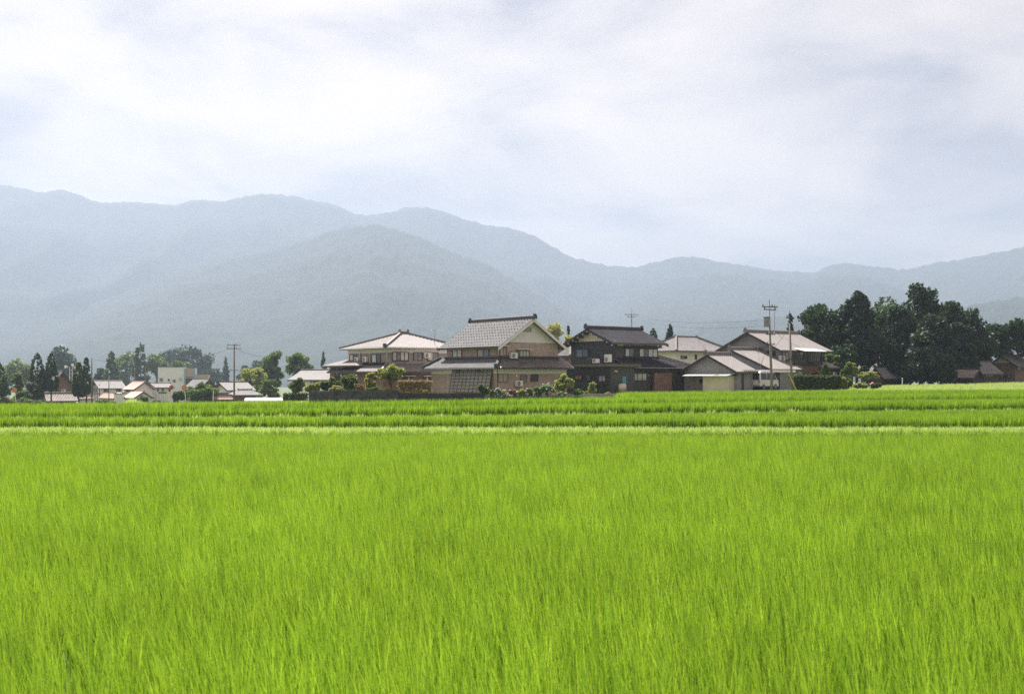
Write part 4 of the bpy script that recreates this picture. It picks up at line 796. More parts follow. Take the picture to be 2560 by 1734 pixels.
HLd2.window('l', 0, r5(2110, 1070, 2160, 1130), 'd')
HLe = simple_house('white_terraced_house', 'white two-storey house with grey roof in front of the white box building', view6(310, 0)[0], 252, view6(555, 0)[0], view6(180, 0)[0], view6(0, 835)[1], view6(0, 785)[1], 'gx', M_tile_grey, [(1, M_plaster)], .6, .4, M_ridge_pale)
for a in (322, 395, 500): HLe.window('r', 0, r6(a, 860, a + 24, 905), 'd')
HLe.window('r', 0, r6(345, 915, 465, 935), 'ggg')
# flat white box building with blue trim
def box_building():
    v = view6; R = r6
    H = House('white_box_building', 'flat-roofed white building with blue trim rising behind the village roofs', v(735, 0)[0], 330, 'building', R_(12)); x1 = H.X(v(905, 0)[0]); y1 = 9; zt = H.Z(v(0, 550)[1])
    HX = H.X(v(335, 0)[0]); H.walls(HX, 0, 0, y1, [(-.5, zt, material('cool_white_render', (.86, .87, .93), .8, .04, .8))])
    H.part('parapet', MB().box(HX - .08, -.08, zt + .002, .0, y1 + .1, zt + .25), M_white)
    bl = material('light_blue_panel', (.28, .50, .60), .5, .05); tn = material('tan_panel', (.52, .40, .33), .7, .06)
    H.part('blue_column', MB().box(.004, -.15, -.4, x1 * .14, y1, zt + .1), bl); H.part('tan_wall', MB().box(x1 * .14 + .004, .1, H.Z(v(0, 680)[1]), x1 * .88, y1, zt), tn); H.part('blue_column', MB().box(x1 * .88 + .004, -.1, H.Z(v(0, 690)[1]), x1, y1, zt + .05), bl)
    H.part('blue_canopy', MB().box(x1 * .14 + .004, -1.2, H.Z(v(0, 690)[1]) - .25, x1 + .3, 2, H.Z(v(0, 690)[1]) - .02), bl); H.part('recess_wall', MB().box(x1 * .2, .5, -.4, x1, y1 - .1, H.Z(v(0, 690)[1]) - .26), M_brown2)
    x2 = H.X(v(1095, 0)[0]); z2 = H.Z(v(0, 650)[1]); H.part('side_wall', MB().box(x1 + .004, .6, -.4, x2, y1 - 1, z2 - .8), M_plaster); H.part('side_roof', MB().box(x1 + .004, -.2, z2 - .798, x2 + .3, y1 - .6, z2), tn)
    for a, b, c, d, k in ((358, 700, 412, 758, 'gg'), (485, 712, 525, 750, 'dg'), (560, 722, 606, 770, 'gd'), (655, 692, 705, 748, 'ww')): H.window('r', 0, R(a, b, c, d), k, M_frame_white)
box_building()
HLf = simple_house('grey_roofed_house', 'house with broad grey gable roof behind the round bush', view6(1020, 0)[0], 262, view6(1190, 0)[0], view6(800, 0)[0], view6(0, 800)[1], view6(0, 722)[1], 'gy', M_tile_grey, [(1, M_brown2)], .8, .6)
HLg = simple_house('irimoya_farmhouse', 'white and black farmhouse with grey gable roof behind the crossarm pole', view6(1425, 0)[0], 214, view6(1765, 0)[0], view6(1215, 0)[0], view6(0, 865)[1], view6(0, 765)[1], 'gx', M_tile_grey, [(.45, M_darkwood), (1, M_plaster)], .8, .7)
HLg.panel('l', 0, r6(1212, 925, 1425, 955), M_darkwood, 'window_band', .1)
HLg2 = simple_house('farmhouse_side_wing', 'low wide grey roof wing joined to the white and black farmhouse', view6(1530, 0)[0], 208, view6(1860, 0)[0], view6(1470, 0)[0], view6(0, 962)[1], view6(0, 880)[1], 'hn', M_tile_grey, [(1, M_brown2)], .8)
HLh = simple_house('rust_roofed_shed', 'long low shed with rusty roof edge in front of the white farmhouse', view6(1180, 0)[0], 205, view6(1480, 0)[0], view6(1150, 0)[0], view6(0, 1000)[1], view6(0, 965)[1], 'gx', M_tile_orange, [(1, M_brownwood)], .4, .3)
HLi = simple_house('edge_cottage', 'small grey cottage roof at the left edge behind the hedge', view5(20, 0)[0], 225, view5(110, 0)[0], view5(-200, 0)[0], view5(0, 1040)[1], view5(0, 960)[1], 'gx', M_tile_grey, [(1, M_plaster_grey)], .5, .4)
# plastic-covered greenhouse tunnel
def tunnel():
    p = on_ground(view6(1690, 0)[0], 150); x1 = PX(view6(2270, 0)[0], 150) - p.x; T = tag(empty('greenhouse_tunnel', p), 'long white plastic greenhouse tunnel beside the dark garden wall', 'greenhouse'); mb = MB(); n = 12; top = .8; w = 1.5
    prof = [(-w * math.cos(math.pi * i / n), top * math.sin(math.pi * i / n)) for i in range(n + 1)]
    for i in range(n): a, b = prof[i], prof[i + 1]; mb.add([(0, a[0], a[1]), (x1, a[0], a[1]), (x1, b[0], b[1]), (0, b[0], b[1])], [(0, 1, 2, 3)])
    mb.add([(0, a, b) for a, b in prof], [tuple(range(n + 1))]); mb.add([(x1, a, b) for a, b in prof], [tuple(range(n, -1, -1))])
    mb.build('plastic_cover', material('white_plastic_film', (.46, .44, .41), .35, .06, 1, transl=((1, 1, 1), .3)), T)
    for k in range(9): MB().path([(x1 * k / 8, a * 1.01, b * 1.01) for a, b in prof], .025, n=4).build('hoop', M_greymetal, T)
tunnel()

# ------------------------------------------------------------------ garden walls of concrete block
def block_wall(label, pts, top, mat, rows_n=6, bl=1.2, th=.18, cap=True):
    """pts: ground corners (world x, y); top: wall top height at each corner; every block is a piece"""
    a = Vector((pts[0][0], pts[0][1], 0)); T = tag(empty('garden_wall', (a.x, a.y, 0)), label, 'wall')
    cache = {}
    for (p, q, t0, t1) in zip(pts, pts[1:], top, top[1:]):
        p, q = Vector((*p, 0)) - a, Vector((*q, 0)) - a; d = q - p; L = d.length; d /= L; n = max(1, round(L / bl)); step = L / n; nr = Vector((-d.y, d.x, 0)) * th
        zb = min(gz(pts[0][0], pts[0][1]), gz(pts[-1][0], pts[-1][1])) - .5
        MB().prism([p + nr * .12 + Vector((0, 0, zb)), q + nr * .12 + Vector((0, 0, zb)), q + nr * .88 + Vector((0, 0, zb)), p + nr * .88 + Vector((0, 0, zb))], (0, 0, min(t0, t1) - zb - .03)).build('wall_core', mat, T)
        for r in range(rows_n):
            for i in range(n + (r % 2)):
                s0 = max(0, (i - (.5 if r % 2 else 0)) * step) + .012; s1 = min(L, (i + 1 - (.5 if r % 2 else 0)) * step) - .012
                if s1 - s0 < .05: continue
                tt = t0 + (t1 - t0) * (s0 / L); h = .30; z1 = tt - r * h - .012; z0 = tt - (r + 1) * h + .012; o = d * 0 + nr * rnd.uniform(-.03, .03)
                b = [p + d * s0 + o, p + d * s1 + o, p + d * s1 + nr + o, p + d * s0 + nr + o]
                MB().prism([Vector((c.x, c.y, z0)) for c in b], (0, 0, z1 - z0)).build('block', mat, T)
        if cap: MB().prism([p - nr * .15 + Vector((0, 0, t0 + .002)), q - nr * .15 + Vector((0, 0, t1 + .002)), q + nr * 1.15 + Vector((0, 0, t1 + .002)), p + nr * 1.15 + Vector((0, 0, t0 + .002))], (0, 0, .06)).build('coping', mat, T)
    return T
def wp(px, d): return (PX(px, d), d)
block_wall('long stained dark concrete block wall before the pale-roofed house garden', [wp(774, 128), wp(772, 104), wp(996, 101.5)], [PZ(979, 128), PZ(978, 104), PZ(976, 101.5)], M_darkblock)
block_wall('dark low block wall below the brown house', [wp(997, 101.6), wp(1205, 100.5)], [PZ(983.5, 101.6), PZ(984, 100.5)], M_darkblock2, 5)
block_wall('low black block wall under the hydrangea bed', [wp(1225, 101), wp(1458, 103)], [PZ(992, 101), PZ(990, 103)], M_darkblock2, 3)
block_wall('short pale concrete wall between the gardens', [wp(1459, 104), wp(1570, 108), wp(1700, 114)], [PZ(985.5, 104), PZ(985, 108), PZ(985, 114)], M_concrete, 3, 1.8)


# ------------------------------------------------------------------ trees and shrubs
def leaf_cloud(centres, radii, n, leaf, seed, flat=.75, elong=1.0, hang=0.0):
    """n small leaf faces gathered in clumps round the given centres"""
    r = np.random.RandomState(seed); c = np.asarray(centres, float); rad = np.asarray(radii, float); k = r.choice(len(c), n, p=rad ** 2 / (rad ** 2).sum())
    d = r.normal(size=(n, 3)); d /= np.linalg.norm(d, axis=1)[:, None]; d[:, 2] *= flat; rr = rad[k] * (0.35 + 0.75 * r.rand(n) ** .6)
    p = c[k] + d * rr[:, None]; a = r.normal(size=(n, 3)); a[:, 2] -= hang; a /= np.linalg.norm(a, axis=1)[:, None]
    b = np.cross(a, r.normal(size=(n, 3))); b /= np.linalg.norm(b, axis=1)[:, None]; sz = leaf * r.uniform(.55, 1.35, n)[:, None]; a = a * sz * elong; b = b * sz * .62
    v = np.stack([p - a, p + b, p + a, p - b], 1).reshape(-1, 3); f = np.arange(4 * n).reshape(-1, 4); return v, f
def crown_clumps(rx, ry, rz, zc, n, seed, cr=.32, low=-.9, taper=0.0):
    r = np.random.RandomState(seed); out = []; rad = []
    while len(out) < n:
        d = r.normal(size=3); d /= np.linalg.norm(d)
        if d[2] < low: continue
        q = r.uniform(.45, .86); sh = 1 - taper * max(0, d[2])
        out.append((d[0] * rx * q * sh, d[1] * ry * q * sh, zc + d[2] * rz * q)); rad.append(cr * (rx + rz) / 2 * r.uniform(.6, 1.15))
    return out, rad
def tree(label, px, d, py_top, py_low, wpx, kind='mid', n=2600, leaf=.22, seed=0, name='broadleaf_tree', trunk=True, group=None, clumps=26, taper=0.0, zb=None, lean=0.0, cat='tree', cr=.32):
    """a tree whose crown spans wpx photo pixels between rows py_top and py_low at distance d"""
    g = ground_at(px, d)
    if zb is not None: g.z = zb
    T = tag(empty(name, g, seed * .7), label, cat, group); zt = PZ(py_top, d) - g.z; zl = PZ(py_low, d) - g.z; rx = wpx / F * d / 2; rz = (zt - zl) / 2; zc = (zt + zl) / 2
    cs, rd = crown_clumps(rx, rx * .9, rz, zc, clumps, seed, cr, taper=taper); v, f = leaf_cloud(cs, rd, n, leaf, seed + 1); raw_mesh('crown', v, f, M_leafset[kind], T)
    if trunk:
        r = random.Random(seed); mb = MB(); th = zc + rz * .35; tr = max(.05, .035 * zt); pts = [(0, 0, -.3), (r.uniform(-.1, .1), r.uniform(-.1, .1), th * .5), (r.uniform(-.2, .2), r.uniform(-.2, .2), th)]
        mb.path(pts, tr, tr * .45, 7)
        for i in range(6):
            c = cs[r.randrange(len(cs))]; h = th * r.uniform(.45, .8); mb.path([(0, 0, h), (c[0] * .5, c[1] * .5, (h + c[2]) / 2 + .1), c], tr * .4, tr * .12, 5)
        mb.build('trunk', M_bark, T, True)
    return T
def conifer(label, px, d, py_top, py_low, wpx, kind='sugi', n=3000, leaf=.26, seed=0, name='cedar_tree', group=None, power=.75, bulge=.12, zb=None, blunt=0.0, neat=.62):
    g = ground_at(px, d)
    if zb is not None: g.z = zb
    T = tag(empty(name, g, seed * .9), label, 'tree', group); zt = PZ(py_top, d) - g.z; zl = PZ(py_low, d) - g.z; R0 = wpx / F * d / 2; r = np.random.RandomState(seed); cs = []; rd = []; m = 150 if neat > .8 else 70
    for i in range(m):
        t = ((i + r.rand()) / m) ** 1.15; rr = R0 * ((1 - t) ** power) * (1 - max(0, bulge - t) / max(bulge, .01) * .45) * r.uniform(neat, 1.08); an = r.uniform(0, 6.283)
        cs.append((rr * .86 * math.cos(an), rr * .86 * math.sin(an), zl + (zt - zl) * t)); rd.append(max(.12, R0 * blunt, R0 * (.26 if neat > .8 else .38) * (1 - t * .72) * r.uniform(.7, 1.2)))
    cs.append((0, 0, zt - .3)); rd.append(R0 * .10 + .05)
    v, f = leaf_cloud(cs, rd, n, leaf, seed + 1, .9, 1.25, .5); raw_mesh('crown', v, f, M_leafset[kind], T)
    tr = max(.06, .018 * zt); MB().tube((0, 0, -.3), (0, 0, zt - .4), tr, tr * .2, 8).build('trunk', M_bark, T, True); return T
def hedge(label, p0, p1, z0, z1, th, kind, n, leaf, seed, name='hedge'):
    """clipped hedge between two world points"""
    a, b = Vector((*p0, 0)), Vector((*p1, 0)); L = (b - a).length; T = tag(empty(name, (a.x, a.y, z0), math.atan2(b.y - a.y, b.x - a.x)), label, 'hedge'); r = np.random.RandomState(seed); h = z1 - z0
    face = r.rand(n); p = np.stack([r.rand(n) * L, r.rand(n) * th, r.rand(n) * h], 1); k = face < .45; p[k, 1] = r.normal(0, .05, k.sum()); k = (face >= .45) & (face < .8); p[k, 2] = h + r.normal(0, .06, k.sum())
    v, f = leaf_cloud(p, np.full(n, .08), n, leaf, seed); raw_mesh('foliage', v, f, M_leafset[kind], T)
    for i in range(max(3, int(L / 1.2))): x = L * (i + .5) / max(3, int(L / 1.2)); MB().tube((x, th / 2, -.3), (x, th / 2, h * .8), .04, .02, 5).build('stem', M_bark, T)
    return T
def shrub(label, px, d, py_top, py_low, wpx, kind='mid', n=1300, leaf=.11, seed=0, name='shrub', flowers=None, clumps=16, zb=None, group=None, cr=.36):
    g = ground_at(px, d)
    if zb is not None: g.z = zb
    T = tag(empty(name, g), label, 'shrub', group); zt = PZ(py_top, d) - g.z; zl = max(PZ(py_low, d) - g.z, -.4); rx = wpx / F * d / 2; rz = (zt - zl) / 2
    cs, rd = crown_clumps(rx, rx * .85, rz, (zt + zl) / 2, clumps, seed, cr); v, f = leaf_cloud(cs, rd, n, leaf, seed + 1); raw_mesh('foliage', v, f, M_leafset[kind], T)
    mb = MB(); r = random.Random(seed)
    for i in range(5): c = cs[r.randrange(len(cs))]; mb.path([(0, 0, -.1), (c[0] * .4, c[1] * .4, c[2] * .6), c], .04, .012, 5)
    mb.build('stems', M_bark, T)
    if flowers:
        q = np.random.RandomState(seed + 9); dd = q.normal(size=(flowers[1], 3)); dd /= np.linalg.norm(dd, axis=1)[:, None]; dd[:, 1] = -abs(dd[:, 1]); pp = dd * [rx * .98, rx * .85, rz] + [0, 0, (zt + zl) / 2]; mb = MB()
        for c in pp: mb.ball(tuple(c), .10, .10, .08, 6, 4)
        tag(mb.build('blossoms', flowers[0], T), 'pale flower heads', kind='stuff')
    return T
M_bloom = material('pale_blossom', (.62, .55, .50), .7, .1, 6); M_bloom_b = material('pale_blue_blossom', (.48, .52, .58), .7, .1, 6)

# the dark grove on the right
GR = 'trees of the dark grove'
tree('round dark broadleaf tree at the left end of the grove', 2055, 165, 752, 930, 128, 'dark', 7800, .26, 11, group=GR, clumps=40)
conifer('pointed dark cedar right of the grove\'s round left-end tree', 2142, 163, 743, 900, 122, 'sugi', 7800, .28, 12, group=GR, power=.36, blunt=.26)
tree('tall olive-topped broadleaf tree rising in the middle of the grove', 2208, 172, 722, 905, 146, 'cypress', 8400, .27, 13, group=GR, clumps=44)
conifer('tallest dark cedar at the peak of the grove', 2302, 168, 722, 915, 150, 'sugi', 8400, .28, 14, group=GR, power=.36, blunt=.26)
conifer('shorter front cedar with drooping branches before the grove', 2330, 156, 800, 942, 138, 'sugi', 8400, .26, 15, group=GR, power=.36, blunt=.26)
tree('dark broadleaf tree on the right shoulder of the grove', 2362, 172, 740, 930, 122, 'dark', 7500, .27, 16, group=GR, clumps=40)
tree('lower dark tree sloping down the grove\'s right flank', 2425, 174, 772, 935, 122, 'dark', 7500, .27, 17, group=GR, clumps=40)
tree('loose dark tree with gaps at the right edge of the frame', 2520, 178, 790, 905, 128, 'dark', 4800, .28, 18, group=GR, clumps=26)
tree('dark tree just past the frame edge house', 2590, 182, 795, 930, 98, 'dark', 3900, .28, 19, group=GR, clumps=26)
conifer('dark cedar filling the heart of the grove', 2250, 162, 775, 945, 116, 'sugi', 6900, .27, 20, group=GR, power=.36, blunt=.26)
conifer('dark cedar standing low before the brown boarded house', 2395, 166, 815, 945, 102, 'sugi', 6300, .27, 21, group=GR, power=.36, blunt=.26)
tree('dim understory tree beneath the left cedars of the grove', 2105, 158, 855, 950, 95, 'dark', 5100, .22, 22, group=GR, clumps=26)
tree('dark undergrowth tree at the grove\'s centre foot', 2300, 175, 850, 955, 159, 'dark', 5700, .26, 23, group=GR, clumps=30)
tree('dark undergrowth tree behind the brown boarded house', 2410, 180, 860, 960, 146, 'dark', 5100, .26, 24, group=GR, clumps=30)
conifer('lone small conifer above the pink roof ridge', 1976, 158, 785, 900, 30, 'sugi', 1800, .2, 25, power=.7)
tree('small dark tree joining the lone conifer and the grove', 2012, 160, 800, 900, 38, 'dark', 1600, .2, 26, clumps=16)
# far trees seen between the house roofs
conifer('narrow spire conifer above the white house roof', 1675, 230, 812, 880, 36, 'sugi', 1500, .26, 27, power=.8)
conifer('paired bushy conifer left of the spire conifer', 1632, 235, 822, 890, 40, 'sugi', 1500, .26, 28, power=.5)
tree('pale yellow-green tree between brown and black roofs', 1390, 190, 809, 905, 84, 'yellow', 3600, .24, 29, clumps=26)
conifer('slim dark conifer beside the pale yellow-green tree', 1421, 195, 814, 905, 26, 'sugi', 1200, .2, 30)
# far trees behind the left village, fading into the haze
FT = 'hazy trees behind the left village'
tree('hazy broad tree left of the old farmhouse roof', 42, 420, 893, 985, 100, 'mid', 2600, .6, 41, group=FT, clumps=26)
tree('tall dark hazy tree behind the paired cypresses', 158, 470, 862, 985, 100, 'dark', 3600, .62, 42, group=FT, clumps=34)
tree('small hazy tree right of the slimmest cypress', 250, 430, 905, 985, 36, 'dark', 1500, .5, 43, group=FT, clumps=16)
conifer('dark hazy conifer with blunt top over the half-timbered house', 278, 410, 880, 985, 46, 'cypress', 2400, .5, 44, group=FT, power=.45)
tree('pale hazy tree behind the blunt-topped conifer', 316, 520, 868, 985, 56, 'mid', 2200, .65, 45, group=FT, clumps=22)
conifer('tall hazy conifer left of the white box building', 352, 440, 858, 985, 52, 'cypress', 2600, .52, 46, group=FT, power=.4)
tree('rounded hazy tree close behind the white box building', 395, 450, 875, 985, 60, 'mid', 2400, .55, 47, group=FT, clumps=24)
tree('long hazy wood crest above the white box building, left half', 430, 640, 851, 985, 110, 'dark', 3600, .85, 48, group=FT, clumps=34)
tree('long hazy wood crest above the white box building, right half', 492, 650, 860, 985, 90, 'dark', 3200, .85, 49, group=FT, clumps=30)
tree('lower mid-green tree over the blue trimmed building', 450, 430, 890, 985, 60, 'mid', 2200, .5, 50, group=FT, clumps=22)
conifer('distant small blue conifer beside the crossarm pole', 564, 560, 893, 985, 28, 'sugi', 1500, .6, 51, group=FT, power=.7)
tree('low hazy thicket left of the small blue conifer', 535, 600, 915, 985, 70, 'dark', 2000, .7, 52, group=FT, clumps=22)
tree('low hazy thicket right of the crossarm pole', 635, 560, 898, 985, 90, 'dark', 2200, .7, 53, group=FT, clumps=22)
tree('tall two-topped tree above the long-roofed house, left top', 683, 262, 866, 990, 50, 'mid', 3000, .36, 54, clumps=26)
tree('tall two-topped tree above the long-roofed house, right top', 745, 258, 867, 990, 66, 'mid', 3400, .36, 55, clumps=30)
tree('pale willow-like tree behind the white farmhouse', 626, 245, 912, 1000, 76, 'light', 3000, .32, 56, clumps=28)
tree('soft green bush tree below the two-topped tree', 672, 240, 945, 1005, 56, 'mid', 2200, .3, 57, clumps=22)
conifer('thin far conifer left of the pale wing roof', 808, 300, 880, 960, 20, 'cypress', 1300, .34, 58)
tree('round green bush tree before the white terraced house', 500, 205, 958, 1012, 92, 'mid', 3200, .26, 59, clumps=30)
tree('clipped dark bush tree beside the road mirror posts', 446, 207, 972, 1012, 40, 'cypress', 1800, .24, 60, clumps=18)
# conical cypresses in front of the old farmhouse
CY = 'conical cypresses before the old farmhouse'
conifer('largest conical cypress, leftmost of the four by the old farmhouse', 93, 205, 883, 992, 55, 'cypress', 6080, .17, 61, 'cypress_tree', CY, .52, .25, neat=.9)
conifer('conical cypress with bare trunk, second of the four by the old farmhouse', 128, 206, 883, 973, 44, 'cypress', 5120, .17, 62, 'cypress_tree', CY, .52, .3, neat=.9)
conifer('paler leaning cypress, third of the four by the old farmhouse', 197, 206, 906, 988, 39, 'cypress', 4800, .17, 63, 'cypress_tree', CY, .52, .2, neat=.9)
conifer('slimmest cypress on a long bare trunk, last of the four', 216, 204, 894, 982, 30, 'cypress', 4480, .17, 64, 'cypress_tree', CY, .52, .3, neat=.9)
conifer('ragged dark conifer cut by the left frame edge', -2, 200, 908, 985, 60, 'cypress', 2600, .22, 65, power=.6)
tree('thin sparse tree beside the old farmhouse roof', 42, 203, 925, 1000, 34, 'mid', 1300, .2, 66, clumps=18, cr=.25)
tree('leafy bush under the thin sparse tree', 55, 200, 972, 1016, 50, 'mid', 1900, .2, 67, clumps=18)
for i, (px, w, t, lb) in enumerate(((12, 60, 990, 'dense green hedge bush at the left frame edge'), (62, 56, 994, 'dense hedge bush behind the white road post'), (96, 40, 998, 'rounded hedge bush at the foot of the largest cypress'))):
    shrub(lb, px, 198, t, 1018, w, 'mid', 2000, .18, 70 + i, 'hedge_bush', clumps=20)
for i, (px, w, t, d, k, lb) in enumerate(((255, 30, 1000, 200, 'mid', 'low bush under the half-timbered house'), (280, 26, 1001, 200, 'mid', 'low bush before the orange-red roofed porch'), (356, 44, 988, 202, 'mid', 'spreading bush before the orange-roofed annex'), (395, 36, 1002, 200, 'cypress', 'low dark hedge bush before the white terraced house'),
        (650, 40, 985, 185, 'mid', 'green bush at the end of the greenhouse tunnel'), (472, 18, 1003, 198, 'light', 'tiny bush beside the leaning white post'))):
    shrub(lb, px, d, t, 1014, w, k, 1300, .17, 80 + i, clumps=14)

# garden of the pale-roofed house
gz_w = PZ(978, 104) - .5
def G4(x0, x1, y0): a, b = view4(x0, y0); c, _ = view4(x1, y0); return (a + c) / 2, c - a, b
px, w, t = G4(1290, 1765, 712); tree('garden maple with flat layered crown before the pale-roofed house', px, 108, t, view4(0, 960)[1], w, 'light', 3600, .13, 101, 'garden_maple', clumps=34, cr=.24)
px, w, t = G4(815, 1135, 842); tree('rounded broad garden tree with sunlit top behind the dark wall', px, 109, t, view4(0, 1085)[1], w, 'mid', 3600, .12, 102, 'garden_tree', clumps=30)
px, w, t = G4(1160, 1355, 808); tree('cloud-pruned yellow-green tree left of the garden maple', px, 110, t, view4(0, 1080)[1], w, 'yellow', 2600, .12, 103, 'garden_tree', clumps=20, cr=.26)
px, w, t = G4(550, 690, 930); shrub('dark glossy shrub behind the left end of the dark wall', px, 111, t, view4(0, 1095)[1], w, 'dark', 1800, .11, 104)
px, w, t = G4(640, 860, 900); shrub('loose mid-green shrub beside the dark glossy shrub', px, 113, t, view4(0, 1095)[1], w, 'mid', 1900, .11, 105)
px, w, t = G4(340, 570, 915); shrub('tall pale airy shrub past the wall\'s left end', px, 118, t, view4(0, 1130)[1], w, 'light', 2300, .12, 106)
px, w, t = G4(140, 345, 905); shrub('green rambling shrub below the long grey roof', px, 135, t, view4(0, 1130)[1], w, 'mid', 1900, .14, 107)
px, w, t = G4(1005, 1170, 982); shrub('pinkish clipped azalea behind the dark wall', px, 106, t, view4(0, 1085)[1], w, 'pinkish', 1500, .09, 108)
px, w, t = G4(665, 860, 1015); shrub('orange-green low shrub behind the dark wall\'s left half', px, 106, t, view4(0, 1095)[1], w, 'yellow', 1500, .09, 109)
px, w, t = G4(1195, 1440, 1040); shrub('flat dark green shrub at the foot of the maple', px, 106, t, view4(0, 1090)[1], w, 'mid', 1500, .09, 110)
px, w, t = G4(1440, 1530, 1030); shrub('small yellow-green shrub right of the maple trunk', px, 106, t, view4(0, 1090)[1], w, 'yellow', 900, .08, 111)
hedge('clipped pale mottled hedge on the dark wall', wp(view4(1625, 0)[0], 105), wp(view4(2085, 0)[0], 104.5), PZ(978, 105) - .15, PZ(view4(0, 962)[1], 105), .6, 'pinkish', 2600, .09, 112)
hedge('low clipped hedge beyond the wall\'s left end', wp(view4(45, 0)[0], 140), wp(view4(378, 0)[0], 140), PZ(view4(0, 1228)[1], 140), PZ(view4(0, 1132)[1], 140), .8, 'mid', 2400, .12, 113)
px, w, t = G4(1970, 2040, 1080); shrub('little light plant on the wall by the brown house', px, 103, t, view4(0, 1118)[1], w, 'light', 500, .08, 114)
# bed in front of the brown house
def G1(x0, x1, y0): a, b = view1(x0, y0); c, _ = view1(x1, y0); return (a + c) / 2, c - a, b
for i, (a, b, t, k, fl, d, lb) in enumerate(((808, 1000, 1092, 'mid', None, 101.5, 'green shrub spilling over the gap between two dark walls'), (1010, 1075, 1180, 'hydrangea', None, 103, 'small blue-green plant right of the wall gap'), (1070, 1190, 1160, 'hydrangea', (M_bloom_b, 10), 104, 'pale hydrangea below the red-framed window'),
        (1180, 1275, 1190, 'light', (M_bloom, 14), 104, 'whitish flowering shrub at the bed\'s left part'), (1280, 1440, 1185, 'pinkish', (M_bloom, 10), 104, 'straggly pinkish flowering shrub under the wall unit'), (1440, 1560, 1170, 'light', None, 104, 'yellow-green shrub right of the wall unit'), (1540, 1670, 1140, 'hydrangea', (M_bloom, 6), 104, 'hydrangea bush below the dark window'),
        (1655, 1800, 1135, 'hydrangea', None, 105, 'leafy hydrangea between two bigger bushes'), (1760, 2000, 1082, 'hydrangea', (M_bloom_b, 8), 105, 'largest bright hydrangea bush in the bed'), (2020, 2200, 1200, 'hydrangea', (M_bloom, 5), 104, 'low hydrangea under the round garden tree'))):
    px, w, tt = G1(a, b, t); shrub(lb, px, d, tt, view1(0, 1300)[1], w, k, 1500, .10, 120 + i, 'flowering_shrub' if fl else 'shrub', fl)
px, w, t = G1(1975, 2310, 955); tree('round garden tree with pale sunlit leaves between brown and black houses', px, 107, t, view1(0, 1210)[1], w, 'light', 3000, .11, 135, 'garden_tree', clumps=26)
def G2(x0, x1, y0): a, b = view2(x0, y0); c, _ = view2(x1, y0); return (a + c) / 2, c - a, b
for i, (a, b, t, k, lb) in enumerate(((500, 615, 1055, 'light', 'slender light shrub in front of the black extension'), (240, 410, 1175, 'hydrangea', 'blue-green plant by the black extension wall'), (420, 530, 1215, 'light', 'low round light shrub left of the white tank'), (745, 830, 1225, 'light', 'tiny pale shrub beside the tank stand'))):
    px, w, tt = G2(a, b, t); shrub(lb, px, 107, tt, view2(0, 1265)[1], w, k, 1000, .10, 140 + i)
# in front of the gabled house
def G3(x0, x1, y0): a, b = view3(x0, y0); c, _ = view3(x1, y0); return (a + c) / 2, c - a, b
hedge('tall clipped dark green hedge before the gabled house', wp(view3(1420, 0)[0], 113), wp(view3(2112, 0)[0], 115), PZ(view3(0, 1425)[1], 114), PZ(view3(0, 1226)[1], 114), 1.1, 'cypress', 6500, .10, 150)
px, w, t = G3(1795, 1955, 1062); conifer('small layered pine behind the tall clipped hedge', px, 119, t, view3(0, 1225)[1], w, 'cypress', 1600, .10, 151, 'garden_pine', power=.6)
px, w, t = G3(1650, 1800, 1125); shrub('dark red maple shrub behind the hedge', px, 120, t, view3(0, 1235)[1], w, 'red', 1200, .10, 152)
for i, (a, b, t, lo, d, k, lb) in enumerate(((1850, 2110, 870, 1120, 140, 'mid', 'leafy tree behind the pink lower roof'), (2110, 2300, 985, 1290, 128, 'mid', 'green bushy tree right of the clipped hedge'), (2100, 2190, 1240, 1425, 116, 'light', 'light green shrub at the hedge\'s right end'), (2170, 2270, 1180, 1400, 119, 'cypress', 'dark upright shrub beside the light green shrub'), (1990, 2150, 1020, 1180, 135, 'dark', 'dark shrub under the pink lower roof\'s end'))):
    px, w, tt = G3(a, b, t); tree(lb, px, d, tt, view3(0, lo)[1], w, k, 2200, .13, 160 + i, 'garden_tree', clumps=20)
def G7(x0, x1, y0): a, b = view7(x0, y0); c, _ = view7(x1, y0); return (a + c) / 2, c - a, b
for i, (a, b, t, lo, d, k, lb) in enumerate(((540, 660, 810, 1000, 134, 'light', 'tall sunlit shrub near the bright farmhouse roof'), (660, 880, 915, 1000, 132, 'light', 'spreading pale-topped bush before the grove shed'), (590, 765, 1020, 1095, 122, 'light', 'rounded light bush left of the red-roofed post box'), (780, 910, 1035, 1095, 121, 'cypress', 'rounded dark bush at the end of the garden'), (640, 780, 850, 960, 145, 'dark', 'dark shrub beneath the sunlit roof patch'), (500, 600, 960, 1090, 118, 'mid', 'mid-green shrub right of the dark upright shrub'))):
    px, w, tt = G7(a, b, t); tree(lb, px, d, tt, view7(0, lo)[1], w, k, 2000, .13, 170 + i, 'garden_bush', clumps=18, cat='bush')
# small red-roofed box shrine-like post among the bushes
pb = on_ground(view7(810, 0)[0], 121.5); PB = tag(empty('garden_lantern_box', pb), 'small box with red roof among the end bushes', 'box'); MB().box(-.18, -.15, -.2, .18, .15, .62).build('body', M_brownwood, PB); MB().prism([(-.3, -.28, .62), (.3, -.28, .62), (0, -.28, .86)], (0, .56, 0)).build('roof', material('red_painted_roof', (.42, .12, .09), .6, .08), PB)
pp = on_ground(view7(1105, 0)[0], 140); WP = tag(empty('white_marker_post', pp), 'short white marker post before the grove shed', 'post'); MB().tube((0, 0, -.2), (0, 0, 1.1), .07, .06, 8).build('shaft', M_white, WP); MB().ball((0, 0, 1.12), .075, .075, .05).build('cap', M_white, WP)

